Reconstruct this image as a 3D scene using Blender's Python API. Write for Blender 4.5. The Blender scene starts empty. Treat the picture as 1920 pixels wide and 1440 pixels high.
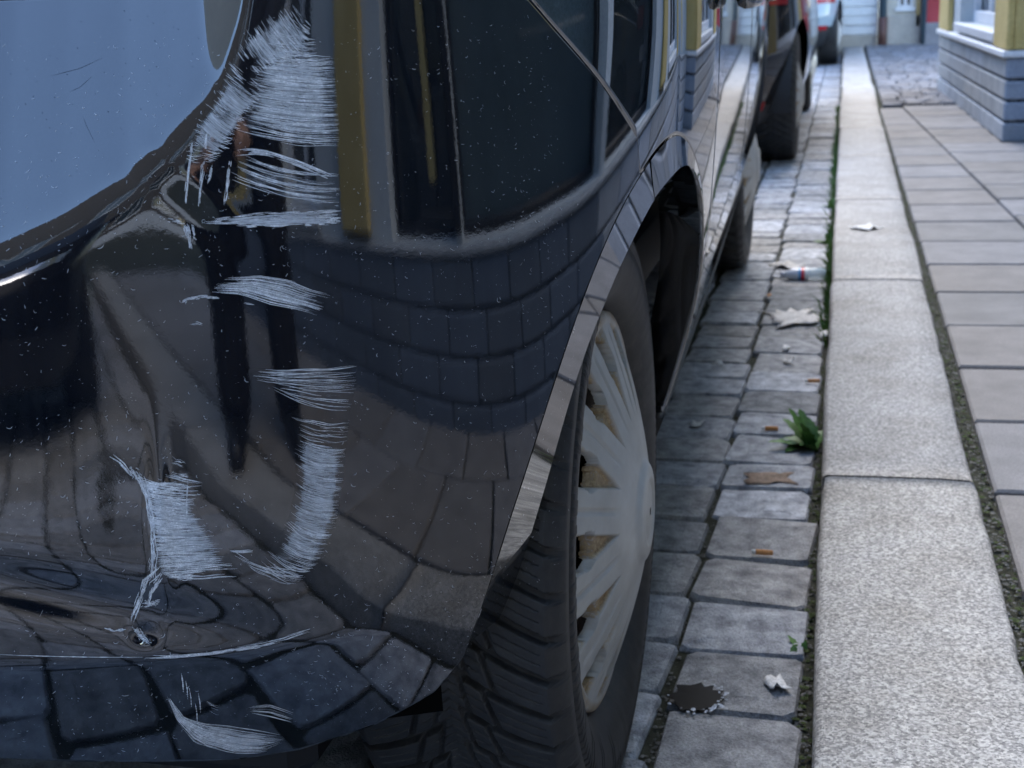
import bpy, bmesh, math, random
import numpy as np
from mathutils import Matrix, Vector

random.seed(7)
rng = np.random.default_rng(7)
scene = bpy.context.scene
COL = scene.collection
R_ = math.radians

# ------------------------------------------------------------------ camera
CAM_H = 0.813
cam_d = bpy.data.cameras.new('camera')
cam = bpy.data.objects.new('camera', cam_d)
COL.objects.link(cam)
# rows: the street frame (X right of street, Y along the kerb, Z up) seen from the lens (right, down, forward)
CM = np.array([[0.97256818, 0.02493637, -0.23127755],
               [0.22915307, -0.27367007, 0.93412717],
               [-0.04, -0.96150032, -0.27187705]])
mw = Matrix.Identity(4)
for i in range(3):
    mw[i][0], mw[i][1], mw[i][2] = CM[i, 0], -CM[i, 1], -CM[i, 2]
mw[0][3], mw[1][3], mw[2][3] = 0, 0, CAM_H
cam.matrix_world = mw
cam_d.sensor_width = 36
cam_d.lens = 48
cam_d.clip_start = 0.01
cam_d.clip_end = 500
cam_d.dof.use_dof = True
cam_d.dof.focus_distance = 1.04
cam_d.dof.aperture_fstop = 14.0
scene.camera = cam

# ------------------------------------------------------------------ sky, sun, exposure
SUN_EL, SUN_AZ = 50, 355      # azimuth the light comes from, clockwise from +Y
world = bpy.data.worlds.new('World')
scene.world = world
world.use_nodes = True
wn = world.node_tree
wn.nodes.clear()
sky = wn.nodes.new('ShaderNodeTexSky')
sky.sky_type = 'NISHITA'
sky.sun_disc = False
sky.sun_elevation = R_(SUN_EL)
sky.sun_rotation = R_(SUN_AZ)
sky.dust_density = 0.4
sky.ozone_density = 2.0
hs = wn.nodes.new('ShaderNodeHueSaturation')
hs.inputs['Saturation'].default_value = 1.0
bg = wn.nodes.new('ShaderNodeBackground')
bg.inputs['Strength'].default_value = 0.15
wo = wn.nodes.new('ShaderNodeOutputWorld')
wn.links.new(sky.outputs[0], hs.inputs['Color'])
wn.links.new(hs.outputs[0], bg.inputs['Color'])
wn.links.new(bg.outputs[0], wo.inputs['Surface'])
sun_d = bpy.data.lights.new('sun', 'SUN')
sun_d.energy = 0.85
sun_d.angle = R_(40)
sun_d.color = (1.0, 0.91, 0.78)
sun = bpy.data.objects.new('sun', sun_d)
COL.objects.link(sun)
sdir = Vector((math.sin(R_(SUN_AZ)) * math.cos(R_(SUN_EL)), math.cos(R_(SUN_AZ)) * math.cos(R_(SUN_EL)), math.sin(R_(SUN_EL))))
sun.rotation_euler = sdir.to_track_quat('Z', 'Y').to_euler()
sun.location = (0, -5, 20)

scene.view_settings.view_transform = 'Standard'
scene.view_settings.look = 'None'
scene.view_settings.gamma = 1
scene.view_settings.exposure = 2.78
scene.cycles.use_denoising = True
scene.cycles.max_bounces = 8
scene.cycles.caustics_reflective = False
scene.cycles.caustics_refractive = False

# ------------------------------------------------------------------ material helpers
def mat(name, col, rough=0.5, metal=0.0, ior=1.5, coat=0.0, spec=None, emit=None, trans=0.0):
    m = bpy.data.materials.new(name)
    m.use_nodes = True
    p = m.node_tree.nodes['Principled BSDF']
    p.inputs['Base Color'].default_value = (*col, 1)
    p.inputs['Roughness'].default_value = rough
    p.inputs['Metallic'].default_value = metal
    p.inputs['IOR'].default_value = ior
    p.inputs['Coat Weight'].default_value = coat
    p.inputs['Transmission Weight'].default_value = trans
    if emit:
        p.inputs['Emission Color'].default_value = (*emit[0], 1)
        p.inputs['Emission Strength'].default_value = emit[1]
    return m

def N(m, t, **kw):
    n = m.node_tree.nodes.new(t)
    for k, v in kw.items():
        if k in n.inputs:
            n.inputs[k].default_value = v
        else:
            setattr(n, k, v)
    return n

def L(m, a, b):
    m.node_tree.links.new(a, b)

def PB(m):
    return m.node_tree.nodes['Principled BSDF']

def coords(m, kind='Object'):
    return N(m, 'ShaderNodeTexCoord').outputs[kind]

def ramp(m, fac, stops):
    r = N(m, 'ShaderNodeValToRGB')
    e = r.color_ramp.elements
    while len(e) < len(stops):
        e.new(0.5)
    for i, (p, c) in enumerate(stops):
        e[i].position = p
        e[i].color = (*c, 1) if len(c) == 3 else c
    L(m, fac, r.inputs[0])
    return r.outputs[0]

def noise(m, vec, scale, detail=4, rough=0.6, out='Fac'):
    n = N(m, 'ShaderNodeTexNoise')
    n.inputs['Scale'].default_value = scale
    n.inputs['Detail'].default_value = detail
    n.inputs['Roughness'].default_value = rough
    L(m, vec, n.inputs['Vector'])
    return n.outputs[out]

def mixc(m, fac, a, b, mode='MIX'):
    n = N(m, 'ShaderNodeMix', data_type='RGBA', blend_type=mode)
    if isinstance(fac, (int, float)):
        n.inputs[0].default_value = fac
    else:
        L(m, fac, n.inputs[0])
    for v, i in ((a, 6), (b, 7)):
        if isinstance(v, tuple):
            n.inputs[i].default_value = (*v, 1)
        else:
            L(m, v, n.inputs[i])
    return n.outputs[2]

def bump(m, h, strength=0.3, dist=0.002):
    b = N(m, 'ShaderNodeBump')
    b.inputs['Strength'].default_value = strength
    b.inputs['Distance'].default_value = dist
    L(m, h, b.inputs['Height'])
    L(m, b.outputs[0], PB(m).inputs['Normal'])
    return b

def stone_mat(name, c1, c2, scale, rough=0.75, per_obj=0.0, fine=260.0, bstr=0.5, bdist=0.002, spec=0.35, kind='Object', tint=None):
    """mottled stone: broad blotches plus fine grain, with a shade of its own for every piece"""
    m = mat(name, c1, rough)
    g = N(m, 'ShaderNodeNewGeometry')
    pos = g.outputs['Position']
    a = noise(m, pos, scale, 5, 0.65)
    col = ramp(m, a, [(0.32, c1), (0.68, c2)])
    f = noise(m, pos, fine, 2, 0.7)
    fc = ramp(m, f, [(0.3, (0.6, 0.6, 0.6)), (0.7, (1.35, 1.35, 1.35))])
    col = mixc(m, 0.75, col, fc, 'MULTIPLY')
    if per_obj:
        oi = N(m, 'ShaderNodeObjectInfo')
        at = N(m, 'ShaderNodeAttribute', attribute_name='piece')
        ad = N(m, 'ShaderNodeMath', operation='ADD')
        L(m, oi.outputs['Random'], ad.inputs[0]); L(m, at.outputs['Fac'], ad.inputs[1])
        fr = N(m, 'ShaderNodeMath', operation='FRACT')
        L(m, ad.outputs[0], fr.inputs[0])
        lo, hi = 1 - per_obj, 1 + per_obj
        oc = ramp(m, fr.outputs[0], [(0, (lo, lo, lo)), (0.3, (0.98, 0.93, 0.88)), (0.6, (1.0, 1.0, 1.02)), (1, (hi, hi, hi * 1.03))])
        col = mixc(m, 1.0, col, oc, 'MULTIPLY')
    L(m, col, PB(m).inputs['Base Color'])
    PB(m).inputs['Specular IOR Level'].default_value = spec
    h = mixc(m, 0.45, a, f)
    bump(m, h, bstr, bdist)
    return m

# ------------------------------------------------------------------ object helpers
def tag(o, label=None, cat=None, group=None, kind=None):
    if label: o['label'] = label
    if cat: o['category'] = cat
    if group: o['group'] = group
    if kind: o['kind'] = kind
    return o

def empty(name, loc=(0, 0, 0), rz=0.0):
    o = bpy.data.objects.new(name, None)
    o.empty_display_size = 0.1
    COL.objects.link(o)
    o.location = loc
    o.rotation_euler = (0, 0, rz)
    return o

def make_mesh(name, V, F, smooth=True):
    me = bpy.data.meshes.new(name)
    me.from_pydata([tuple(map(float, v)) for v in V], [], [tuple(map(int, f)) for f in F])
    if smooth:
        me.polygons.foreach_set('use_smooth', [True] * len(me.polygons))
    me.update()
    return me

def link(name, me, m=None, parent=None, loc=None):
    """one object; vertices are in street coordinates unless loc is given (a top-level Empty shifts its parts back)"""
    if m is not None and not me.materials:
        me.materials.append(m)
    o = bpy.data.objects.new(name, me)
    COL.objects.link(o)
    if parent is not None:
        o.parent = parent
        if loc is None:
            o.location = (0, 0, 0) if parent.type != 'EMPTY' or parent.get('local') else -parent.location
        else:
            o.location = loc
    elif loc is not None:
        o.location = loc
    return o

def add(name, V, F, m, parent=None, smooth=True, loc=None):
    return link(name, make_mesh(name, V, F, smooth), m, parent, loc)

def grid_faces(nu, nv, base=0, flip=False):
    i, j = np.meshgrid(np.arange(nu - 1), np.arange(nv - 1), indexing='ij')
    a = (i * nv + j).ravel() + base
    F = np.stack([a, a + nv, a + nv + 1, a + 1], 1)
    return F[:, ::-1] if flip else F

def grid_mesh(name, P, flip=False, smooth=True):
    """P: (nu, nv, 3) array -> mesh, made fast"""
    nu, nv = P.shape[:2]
    F = grid_faces(nu, nv, 0, flip)
    return fast_mesh(name, P.reshape(-1, 3), F, smooth)

def fast_mesh(name, V, F, smooth=True):
    V = np.asarray(V, dtype=np.float32); F = np.asarray(F, dtype=np.int32)
    k = F.shape[1]
    me = bpy.data.meshes.new(name)
    me.vertices.add(len(V)); me.vertices.foreach_set('co', V.ravel())
    me.loops.add(F.size); me.loops.foreach_set('vertex_index', F.ravel())
    me.polygons.add(len(F))
    me.polygons.foreach_set('loop_start', np.arange(0, F.size, k, dtype=np.int32))
    me.polygons.foreach_set('loop_total', np.full(len(F), k, dtype=np.int32))
    me.polygons.foreach_set('use_smooth', np.full(len(F), smooth, dtype=bool))
    me.update(calc_edges=True)
    me.validate()
    return me

_boxes = {}
def cbox_mesh(dx, dy, dz, c=0.004):
    """chamfered box centred at the origin, shared between alike pieces"""
    key = (round(dx, 4), round(dy, 4), round(dz, 4), round(c, 4))
    if key in _boxes:
        return _boxes[key]
    bm = bmesh.new()
    c = min(c, dx * .45, dy * .45, dz * .45)
    for sx in (-1, 1):
        for sy in (-1, 1):
            for sz in (-1, 1):
                x, y, z = sx * dx / 2, sy * dy / 2, sz * dz / 2
                bm.verts.new((x, y - sy * c, z - sz * c))
                bm.verts.new((x - sx * c, y, z - sz * c))
                bm.verts.new((x - sx * c, y - sy * c, z))
    bmesh.ops.convex_hull(bm, input=bm.verts)
    bmesh.ops.dissolve_limit(bm, angle_limit=0.01, verts=bm.verts, edges=bm.edges)
    me = bpy.data.meshes.new('block')
    bm.to_mesh(me); bm.free()
    _boxes[key] = me
    return me

def box(name, x0, x1, y0, y1, z0, z1, m, parent=None, c=0.004, rz=0.0):
    me = cbox_mesh(x1 - x0, y1 - y0, z1 - z0, c)
    if me.materials and me.materials[0] != m:
        me = me.copy(); me.materials.clear()
    pos = Vector(((x0 + x1) / 2, (y0 + y1) / 2, (z0 + z1) / 2))
    if parent is not None and parent.type == 'EMPTY' and not parent.get('local'):
        pos = pos - Vector(parent.location)
    elif parent is not None and parent.type == 'MESH':
        pos = pos - Vector(parent.location) - (Vector(parent.parent.location) if parent.parent and not parent.parent.get('local') else Vector())
    o = link(name, me, m, parent, pos)
    o.rotation_euler = (0, 0, rz)
    return o

def tube_arrays(path, rad, seg=8, cap=True):
    path = [Vector(p) for p in path]
    n = len(path)
    rads = rad if isinstance(rad, (list, tuple)) else [rad] * n
    V = []
    up = Vector((0.13, 0.21, 0.97))
    for i, p in enumerate(path):
        t = (path[min(i + 1, n - 1)] - path[max(i - 1, 0)]).normalized()
        a = t.cross(up)
        if a.length < 1e-3:
            a = t.cross(Vector((1, 0, 0)))
        a.normalize(); b = t.cross(a)
        for k in range(seg):
            an = 2 * math.pi * k / seg
            V.append(p + (a * math.cos(an) + b * math.sin(an)) * rads[i])
    F = []
    for i in range(n - 1):
        for k in range(seg):
            k2 = (k + 1) % seg
            F.append((i * seg + k, i * seg + k2, (i + 1) * seg + k2, (i + 1) * seg + k))
    if cap:
        F.append(tuple(range(seg - 1, -1, -1)))
        F.append(tuple((n - 1) * seg + k for k in range(seg)))
    return V, F

def lathe(profile, seg=24):
    """profile of (r, z) -> V, F about Z"""
    V, F = [], []
    for r, z in profile:
        for k in range(seg):
            a = 2 * math.pi * k / seg
            V.append((r * math.cos(a), r * math.sin(a), z))
    for i in range(len(profile) - 1):
        for k in range(seg):
            k2 = (k + 1) % seg
            F.append((i * seg + k, i * seg + k2, (i + 1) * seg + k2, (i + 1) * seg + k))
    return V, F

def sstep(a, b, x):
    t = np.clip((np.asarray(x, float) - a) / (b - a), 0, 1)
    return t * t * (3 - 2 * t)
# ------------------------------------------------------------------ materials
def paint_mat(name, base, dust, ior=1.75, rough=0.02, peel=0.0):
    m = mat(name, base, rough, ior=ior)
    g = N(m, 'ShaderNodeNewGeometry').outputs['Position']
    d = noise(m, g, 35, 6, 0.7)
    d2 = noise(m, g, 420, 2, 0.8)
    dd = mixc(m, 0.5, d, d2)
    mp = N(m, 'ShaderNodeMapping'); mp.inputs['Scale'].default_value = (160, 160, 9)
    L(m, g, mp.inputs['Vector'])
    st = noise(m, mp.outputs[0], 1.0, 3, 0.6)
    dd = mixc(m, 0.35, dd, st)
    fac = ramp(m, dd, [(0.42, (0, 0, 0)), (0.75, (dust,) * 3)])
    c = mixc(m, fac, base, (0.42, 0.44, 0.47))
    L(m, c, PB(m).inputs['Base Color'])
    rr = ramp(m, dd, [(0.4, (rough,) * 3), (0.75, (rough + 0.03,) * 3)])
    L(m, rr, PB(m).inputs['Roughness'])
    if peel:
        h = mixc(m, .35, noise(m, g, 230, 2, 0.5), noise(m, g, 900, 2, 0.6))
        bump(m, h, peel, 0.0004)
    return m

M_paint = paint_mat('black_paint', (0.0032, 0.0048, 0.0085), 0.022, ior=1.95, peel=0.05)
M_side = paint_mat('black_side_paint', (0.0035, 0.0042, 0.006), 0.03, ior=3.5, rough=0.015)
M_flange = paint_mat('flange_paint', (0.006, 0.007, 0.009), 0.05, ior=4.2, rough=.02)
M_black = mat('black_plastic', (0.006, 0.006, 0.007), 0.6)
M_well = mat('wheel_well_black', (0.0012, 0.0012, 0.0012), 0.9)
PB_ = M_well.node_tree.nodes['Principled BSDF']; PB_.inputs['Specular IOR Level'].default_value = .1
M_trim = mat('trim_rubber', (0.01, 0.01, 0.011), 0.45)
M_scratch = stone_mat('scratch', (0.5, 0.51, 0.52), (0.92, 0.92, 0.92), 180, 0.6, fine=900, bstr=0.1)
def scuff_mat():
    """smeared paint transfer: streaks along the scrape, thin enough to let the lacquer through"""
    m = mat('scuff_film', (.74, .76, .78), .55)
    uv = N(m, 'ShaderNodeUVMap')
    mp = N(m, 'ShaderNodeMapping'); mp.inputs['Scale'].default_value = (45, 1300, 1)
    L(m, uv.outputs[0], mp.inputs['Vector'])
    a = noise(m, mp.outputs[0], 1.0, 4, .7)
    mp2 = N(m, 'ShaderNodeMapping'); mp2.inputs['Scale'].default_value = (60, 160, 1)
    L(m, uv.outputs[0], mp2.inputs['Vector'])
    b = noise(m, mp2.outputs[0], 1.0, 5, .7)
    at = N(m, 'ShaderNodeAttribute', attribute_name='fade')
    h = mixc(m, .45, a, b)
    r = N(m, 'ShaderNodeMath', operation='ADD'); L(m, h, r.inputs[0])
    f2 = N(m, 'ShaderNodeMath', operation='MULTIPLY_ADD'); L(m, at.outputs['Fac'], f2.inputs[0]); f2.inputs[1].default_value = .30; f2.inputs[2].default_value = -.28
    L(m, f2.outputs[0], r.inputs[1])
    al = ramp(m, r.outputs[0], [(.455, (0, 0, 0)), (.585, (.42,) * 3), (.73, (.95,) * 3)])
    L(m, al, PB(m).inputs['Alpha'])
    return m
M_scuff = scuff_mat()
M_lint = mat('lint', (0.62, 0.64, 0.66), 0.8)
M_glassdark = mat('dark_glass', (0.006, 0.008, 0.008), 0.01, ior=1.6)

def rubber_mat():
    m = mat('tyre_rubber', (0.012, 0.012, 0.013), 0.55)
    g = N(m, 'ShaderNodeNewGeometry').outputs['Position']
    a = mixc(m, .5, noise(m, g, 11, 5, .65), noise(m, g, 60, 6, 0.7))
    c = ramp(m, a, [(0.36, (0.010, 0.010, 0.011)), (0.55, (0.028, 0.027, 0.026)), (0.75, (0.075, 0.068, 0.06))])
    L(m, c, PB(m).inputs['Base Color'])
    bump(m, noise(m, g, 300, 3, 0.6), 0.25, 0.001)
    return m
M_rubber = rubber_mat()

def hub_mat():
    m = mat('hubcap_silver', (0.38, 0.40, 0.42), 0.38, metal=0.0, ior=1.5)
    g = N(m, 'ShaderNodeNewGeometry').outputs['Position']
    a = noise(m, g, 14, 5, 0.7)
    b = noise(m, g, 300, 3, 0.8)
    base = ramp(m, noise(m, g, 25, 3, 0.5), [(0.3, (0.45, 0.45, 0.43)), (0.7, (0.56, 0.56, 0.54))])
    at = N(m, 'ShaderNodeAttribute', attribute_name='grime')
    mu = N(m, 'ShaderNodeMath', operation='MULTIPLY')
    rg = ramp(m, mixc(m, 0.4, a, b), [(0.38, (0, 0, 0)), (0.52, (1, 1, 1))])
    L(m, rg, mu.inputs[0]); L(m, at.outputs['Fac'], mu.inputs[1])
    rust = ramp(m, b, [(0.3, (0.20, 0.11, 0.045)), (0.65, (0.48, 0.36, 0.20))])
    L(m, mixc(m, mu.outputs[0], base, rust), PB(m).inputs['Base Color'])
    L(m, ramp(m, a, [(0.3, (0.3,) * 3), (0.7, (0.55,) * 3)]), PB(m).inputs['Roughness'])
    PB(m).inputs['Metallic'].default_value = 0.1
    return m
M_hub = hub_mat()

M_cobble = stone_mat('cobble_stone', (0.18, 0.185, 0.195), (0.50, 0.51, 0.515), 30, 0.8, per_obj=0.33, fine=330, bstr=1.0, bdist=0.007, spec=0.25)
M_slab = stone_mat('slab_stone', (0.152, 0.147, 0.141), (0.222, 0.214, 0.206), 9, 0.8, per_obj=0.12, fine=420, bstr=0.3, bdist=0.0015)
M_plinth = stone_mat('plinth_stone', (0.30, 0.32, 0.335), (0.44, 0.455, 0.46), 7, 0.8, per_obj=0.10, fine=200, bstr=0.3, bdist=0.002)
M_plinth2 = stone_mat('plinth_blue_grey', (0.135, 0.155, 0.18), (0.175, 0.20, 0.225), 5, 0.8, per_obj=0.06, fine=200, bstr=0.3)
M_yellow = stone_mat('yellow_render', (0.50, 0.37, 0.13), (0.60, 0.46, 0.19), 6, 0.85, fine=180, bstr=0.25)
M_pale = stone_mat('pale_render', (0.50, 0.53, 0.53), (0.58, 0.60, 0.59), 4, 0.85, fine=180, bstr=0.2)
M_white = stone_mat('white_paint', (0.66, 0.67, 0.68), (0.74, 0.74, 0.74), 5, 0.55, fine=150, bstr=0.1)
M_cream = stone_mat('cream_render', (0.50, 0.47, 0.41), (0.58, 0.54, 0.47), 4, 0.85, fine=180, bstr=0.2)
M_red = stone_mat('red_shopfront', (0.33, 0.035, 0.045), (0.40, 0.05, 0.06), 6, 0.5, fine=150, bstr=0.1)
M_pipe = mat('pipe_metal', (0.10, 0.15, 0.19), 0.4, metal=0.3)
M_moss = stone_mat('moss_soil', (0.020, 0.022, 0.014), (0.055, 0.055, 0.038), 30, 0.95, fine=500, bstr=0.9, bdist=0.004, spec=0.2)

def spots(m, g, col, scale, r):
    """sparse dark blots: old gum and oil drips"""
    v = N(m, 'ShaderNodeTexVoronoi'); v.inputs['Scale'].default_value = scale
    n_ = N(m, 'ShaderNodeVectorMath', operation='ADD')
    L(m, g, n_.inputs[0])
    sc = N(m, 'ShaderNodeVectorMath', operation='SCALE'); sc.inputs['Scale'].default_value = .03
    L(m, noise(m, g, 40, 2, .6, 'Color'), sc.inputs[0]); L(m, sc.outputs[0], n_.inputs[1])
    L(m, n_.outputs[0], v.inputs['Vector'])
    f = ramp(m, v.outputs['Distance'], [(0, (1, 1, 1)), (r * .7, (.8, .8, .8)), (r * 1.3, (0, 0, 0))])
    return mixc(m, f, col, mixc(m, 1.0, col, (.52, .53, .55), 'MULTIPLY'))
def granite_mat():
    m = mat('kerb_granite', (0.4, 0.4, 0.4), 0.7)
    g = N(m, 'ShaderNodeNewGeometry').outputs['Position']
    v = N(m, 'ShaderNodeTexVoronoi')
    v.inputs['Scale'].default_value = 400
    L(m, g, v.inputs['Vector'])
    vv = N(m, 'ShaderNodeSeparateColor')
    L(m, v.outputs['Color'], vv.inputs[0])
    sp = ramp(m, vv.outputs[0], [(0.0, (0.11, 0.11, 0.11)), (0.18, (0.185, 0.182, 0.178)), (0.5, (0.285, 0.282, 0.272)), (0.85, (0.44, 0.432, 0.412))])
    n2 = noise(m, g, 7, 5, 0.7)
    st = ramp(m, n2, [(0.28, (0.66, 0.63, 0.58)), (0.55, (1.0, 0.99, 0.97)), (0.8, (1.1, 1.1, 1.12))])
    col = mixc(m, 1.0, sp, st, 'MULTIPLY')
    col = spots(m, g, col, 5.0, .055)
    n3 = noise(m, g, 130, 3, 0.7)
    col = mixc(m, 0.9, col, ramp(m, n3, [(0.3, (0.6,) * 3), (0.7, (1.38,) * 3)]), 'MULTIPLY')
    oi = N(m, 'ShaderNodeObjectInfo')
    col = mixc(m, 1.0, col, ramp(m, oi.outputs['Random'], [(0, (0.86, 0.86, 0.88)), (1, (1.05, 1.03, 1.0))]), 'MULTIPLY')
    L(m, col, PB(m).inputs['Base Color'])
    bump(m, n3, 0.35, 0.0015)
    return m
M_granite = granite_mat()

# ------------------------------------------------------------------ the ground
KX0, KX1, KZ = -0.020, 0.203, 0.10           # kerb faces and kerb top
def slab_joint_x(Y):                         # longitudinal joint of the pavement
    return 0.534 + (4.3 - Y) * 0.045
def wall_x(Y):                               # street wall of the near building
    return 1.06 - 0.022 * (Y - 1.0)

road = add('road', [(-60, -60, -0.0125), (60, -60, -0.0125), (60, 120, -0.0125), (-60, 120, -0.0125)], [(0, 1, 2, 3)], M_moss, smooth=False)
tag(road, 'dark mossy joints under the cobbled road', 'road', kind='structure')

def cobble_arrays(seed, n=10):
    r = random.Random(seed)
    ring = []
    for c, d in ((1, 1), (-1, 1), (-1, -1), (1, -1)):
        cut = r.uniform(.06, .2)
        q = [(1, 1 - cut), (1 - cut, 1)]
        if c * d < 0:
            q = q[::-1]
        for u, v in q:
            ring.append((c * u * r.uniform(.965, 1.02), d * v * r.uniform(.965, 1.02)))
    n = len(ring)
    V = []
    dz = [r.uniform(-0.003, 0.002) for _ in range(n)]
    for f, z, j in ((1.0, -0.05, 0), (1.0, -0.008, 0), (0.965, -0.001, 1), (0.55, 0.0, 0)):
        for k, (x, y) in enumerate(ring):
            V.append((x * f, y * f, z + dz[k] * j + (r.uniform(-.0015, .0015) if f < .6 else 0)))
    F = []
    for i in range(3):
        for k in range(n):
            k2 = (k + 1) % n
            F.append((i * n + k, i * n + k2, (i + 1) * n + k2, (i + 1) * n + k))
    F.append(tuple(3 * n + k for k in range(n)))
    return V, F

cob_var = [cobble_arrays(100 + k) for k in range(14)]
cob_mesh = []
for V, F in cob_var:
    me = make_mesh('cobblestone', V, F, False)
    me.materials.append(M_cobble)
    cob_mesh.append(me)

stuffV, stuffF, stuffP = [], [], []
def put_cobble(cx, cy, hx, hy, rz, z=0.0, single=False):
    k = random.randrange(14)
    flip = random.choice((0, math.pi))
    if single:
        o = bpy.data.objects.new('cobblestone', cob_mesh[k])
        COL.objects.link(o)
        o.parent = road
        o.location = (cx, cy, z)
        o.rotation_euler = (random.uniform(-.02, .02), random.uniform(-.02, .02), rz + flip)
        o.scale = (hx, hy, 1)
    else:
        V, F = cob_var[k]
        V = np.array(V) * (hx, hy, 1)
        c, s = math.cos(rz + flip), math.sin(rz + flip)
        V = V @ np.array([[c, s, 0], [-s, c, 0], [0, 0, 1]]) + (cx, cy, z)
        put_cobble.base = getattr(put_cobble, 'base', 0)
        stuffV.append(V)
        stuffF.extend([tuple(i + put_cobble.base for i in f) for f in F])
        stuffP.append((len(V), random.random()))
        put_cobble.base += len(V)

# two gutter columns beside the kerb (each stone one can pick out), then the roadway
n_single = 0
edges = [-0.030, -0.192, -0.345]
for col in range(2):
    y = 0.55 + 0.05 * col
    while y < 17.5:
        ln = random.uniform(0.125, 0.185) if col == 0 else random.uniform(0.12, 0.165)
        x1 = edges[col] + random.uniform(-0.008, 0.003); x0 = edges[col + 1] + random.uniform(0.001, 0.009)
        vis = 1.15 < y < 12 and n_single < 240
        put_cobble((x0 + x1) / 2, y + ln / 2, (x1 - x0) / 2, ln / 2 - 0.003, -0.055 + random.uniform(-.03, .03), random.uniform(-0.003, 0.003), vis)
        n_single += vis
        y += ln
col = 0
x = -0.35
while x > -5.6:
    wdt = random.uniform(0.135, 0.175)
    y = -4.5 + random.uniform(0, .1)
    while y < (17.5 if x > -2.6 else 9):
        ln = random.uniform(0.12, 0.2)
        put_cobble(x - wdt / 2, y + ln / 2, wdt / 2 - 0.004, ln / 2 - 0.004, random.uniform(-.12, .06), random.uniform(-0.005, 0.004))
        y += ln
    x -= wdt
for col in range(2):                         # the gutter behind the camera
    y = -4.5
    while y < 0.5:
        ln = random.uniform(0.13, 0.18)
        put_cobble((edges[col] + edges[col + 1]) / 2, y + ln / 2, 0.071, ln / 2 - 0.006, -0.1 + random.uniform(-.05, .05))
        y += ln

def field(name, m):
    me = make_mesh(name, np.concatenate(stuffV), stuffF, False)
    at = me.attributes.new('piece', 'FLOAT', 'POINT')
    at.data.foreach_set('value', np.concatenate([np.full(n, p) for n, p in stuffP]).astype(np.float32))
    tag(link(name, me, m, road), kind='stuff')
    stuffV.clear(); stuffF.clear(); stuffP.clear(); put_cobble.base = 0
field('cobble_field', M_cobble)
M_sett = stone_mat('sett_stone', (0.13, 0.13, 0.135), (0.24, 0.24, 0.245), 14, 0.8, per_obj=0.2, fine=250, bstr=0.6, bdist=0.003, spec=0.2)
# setts of the crossing beyond the pavement slabs
y = 8.75
while y < 17.6:
    x = 0.225
    xr = 0.62 if y < 9.95 else 4.5
    while x < xr:
        w_ = random.uniform(0.10, 0.16)
        put_cobble(x + w_ / 2, y + 0.06, w_ / 2 - 0.005, 0.054, random.uniform(-.1, .1), KZ + random.uniform(-.004, .004))
        x += w_
    y += 0.12
field('sett_field', M_sett)

# kerb stones
kerb = add('kerb', [(KX0 + .01, -5, -.04), (KX1 - .004, -5, -.04), (KX1 - .004, 17.4, -.04), (KX0 + .01, 17.4, -.04),
                    (KX0 + .01, -5, .07), (KX1 - .004, -5, .07), (KX1 - .004, 17.4, .07), (KX0 + .01, 17.4, .07)],
           [(0, 1, 5, 4), (1, 2, 6, 5), (2, 3, 7, 6), (3, 0, 4, 7), (4, 5, 6, 7)], M_moss, smooth=False)
tag(kerb, 'granite kerb running along the gutter', 'kerb', kind='structure')

def kerb_stone(y0, y1, dx, seed):
    r = np.random.default_rng(seed)
    ny = 28
    ys = np.linspace(y0 + .003, y1 - .003, ny)
    wob = np.cumsum(r.normal(0, 0.0007, ny)); wob -= np.linspace(wob[0], wob[-1], ny)
    chip = np.abs(r.normal(0, 0.0016, ny)) * (r.uniform(size=ny) < .5)
    end = np.minimum(1, np.minimum(ys - ys[0], ys[-1] - ys) / 0.02)
    lw = np.cumsum(r.normal(0, 0.0008, ny)); lw -= np.linspace(lw[0], lw[-1], ny)
    rows = []
    for i, y in enumerate(ys):
        xl = KX0 + dx + lw[i]; xr = KX1 + dx + wob[i] - chip[i]
        e = 0.008 * (1 - end[i])
        top = KZ - 0.004 * (1 - end[i])
        rows.append([(xl + e * .3, y, -0.05), (xl + e * .3, y, top - .010), (xl + .003, y, top - .003), (xl + .009, y, top),
                     (xl + .07, y, top + .0012), (xr - .05, y, top + .0015), (xr - .008, y, top), (xr - .003, y, top - .003), (xr, y, top - .010), (xr, y, -0.05)])
    P = np.array(rows)
    V = P.reshape(-1, 3); nv = P.shape[1]
    F = [tuple(f) for f in grid_faces(ny, nv, flip=True)]
    F += [tuple(range(nv)), tuple((ny - 1) * nv + k for k in range(nv - 1, -1, -1))]
    o = add('kerb_stone', V, F, M_granite, kerb)
    return o
ks = [-4.6, -3.3, -2.0, -0.75, 0.62, 2.01, 3.49, 4.86, 6.12, 7.4, 8.55, 9.3, 10.4, 11.7, 13.0, 14.2, 15.5, 16.9]
kd = [0, 0, 0, 0, 0.003, 0.0, 0.002, 0.0, 0.002, -0.004, 0.0, 0.004, 0, 0, 0, 0, 0]
for i in range(len(ks) - 1):
    kerb_stone(ks[i], ks[i + 1], kd[i], 50 + i)

# pavement bed and slabs
pav = add('pavement', [(KX1 - .01, -5, .078), (6, -5, .078), (6, 17.6, .078), (KX1 - .01, 17.6, .078)], [(0, 1, 2, 3)], M_moss, smooth=False)
tag(pav, 'narrow slab pavement between kerb and shop wall', 'pavement', kind='structure')

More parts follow.
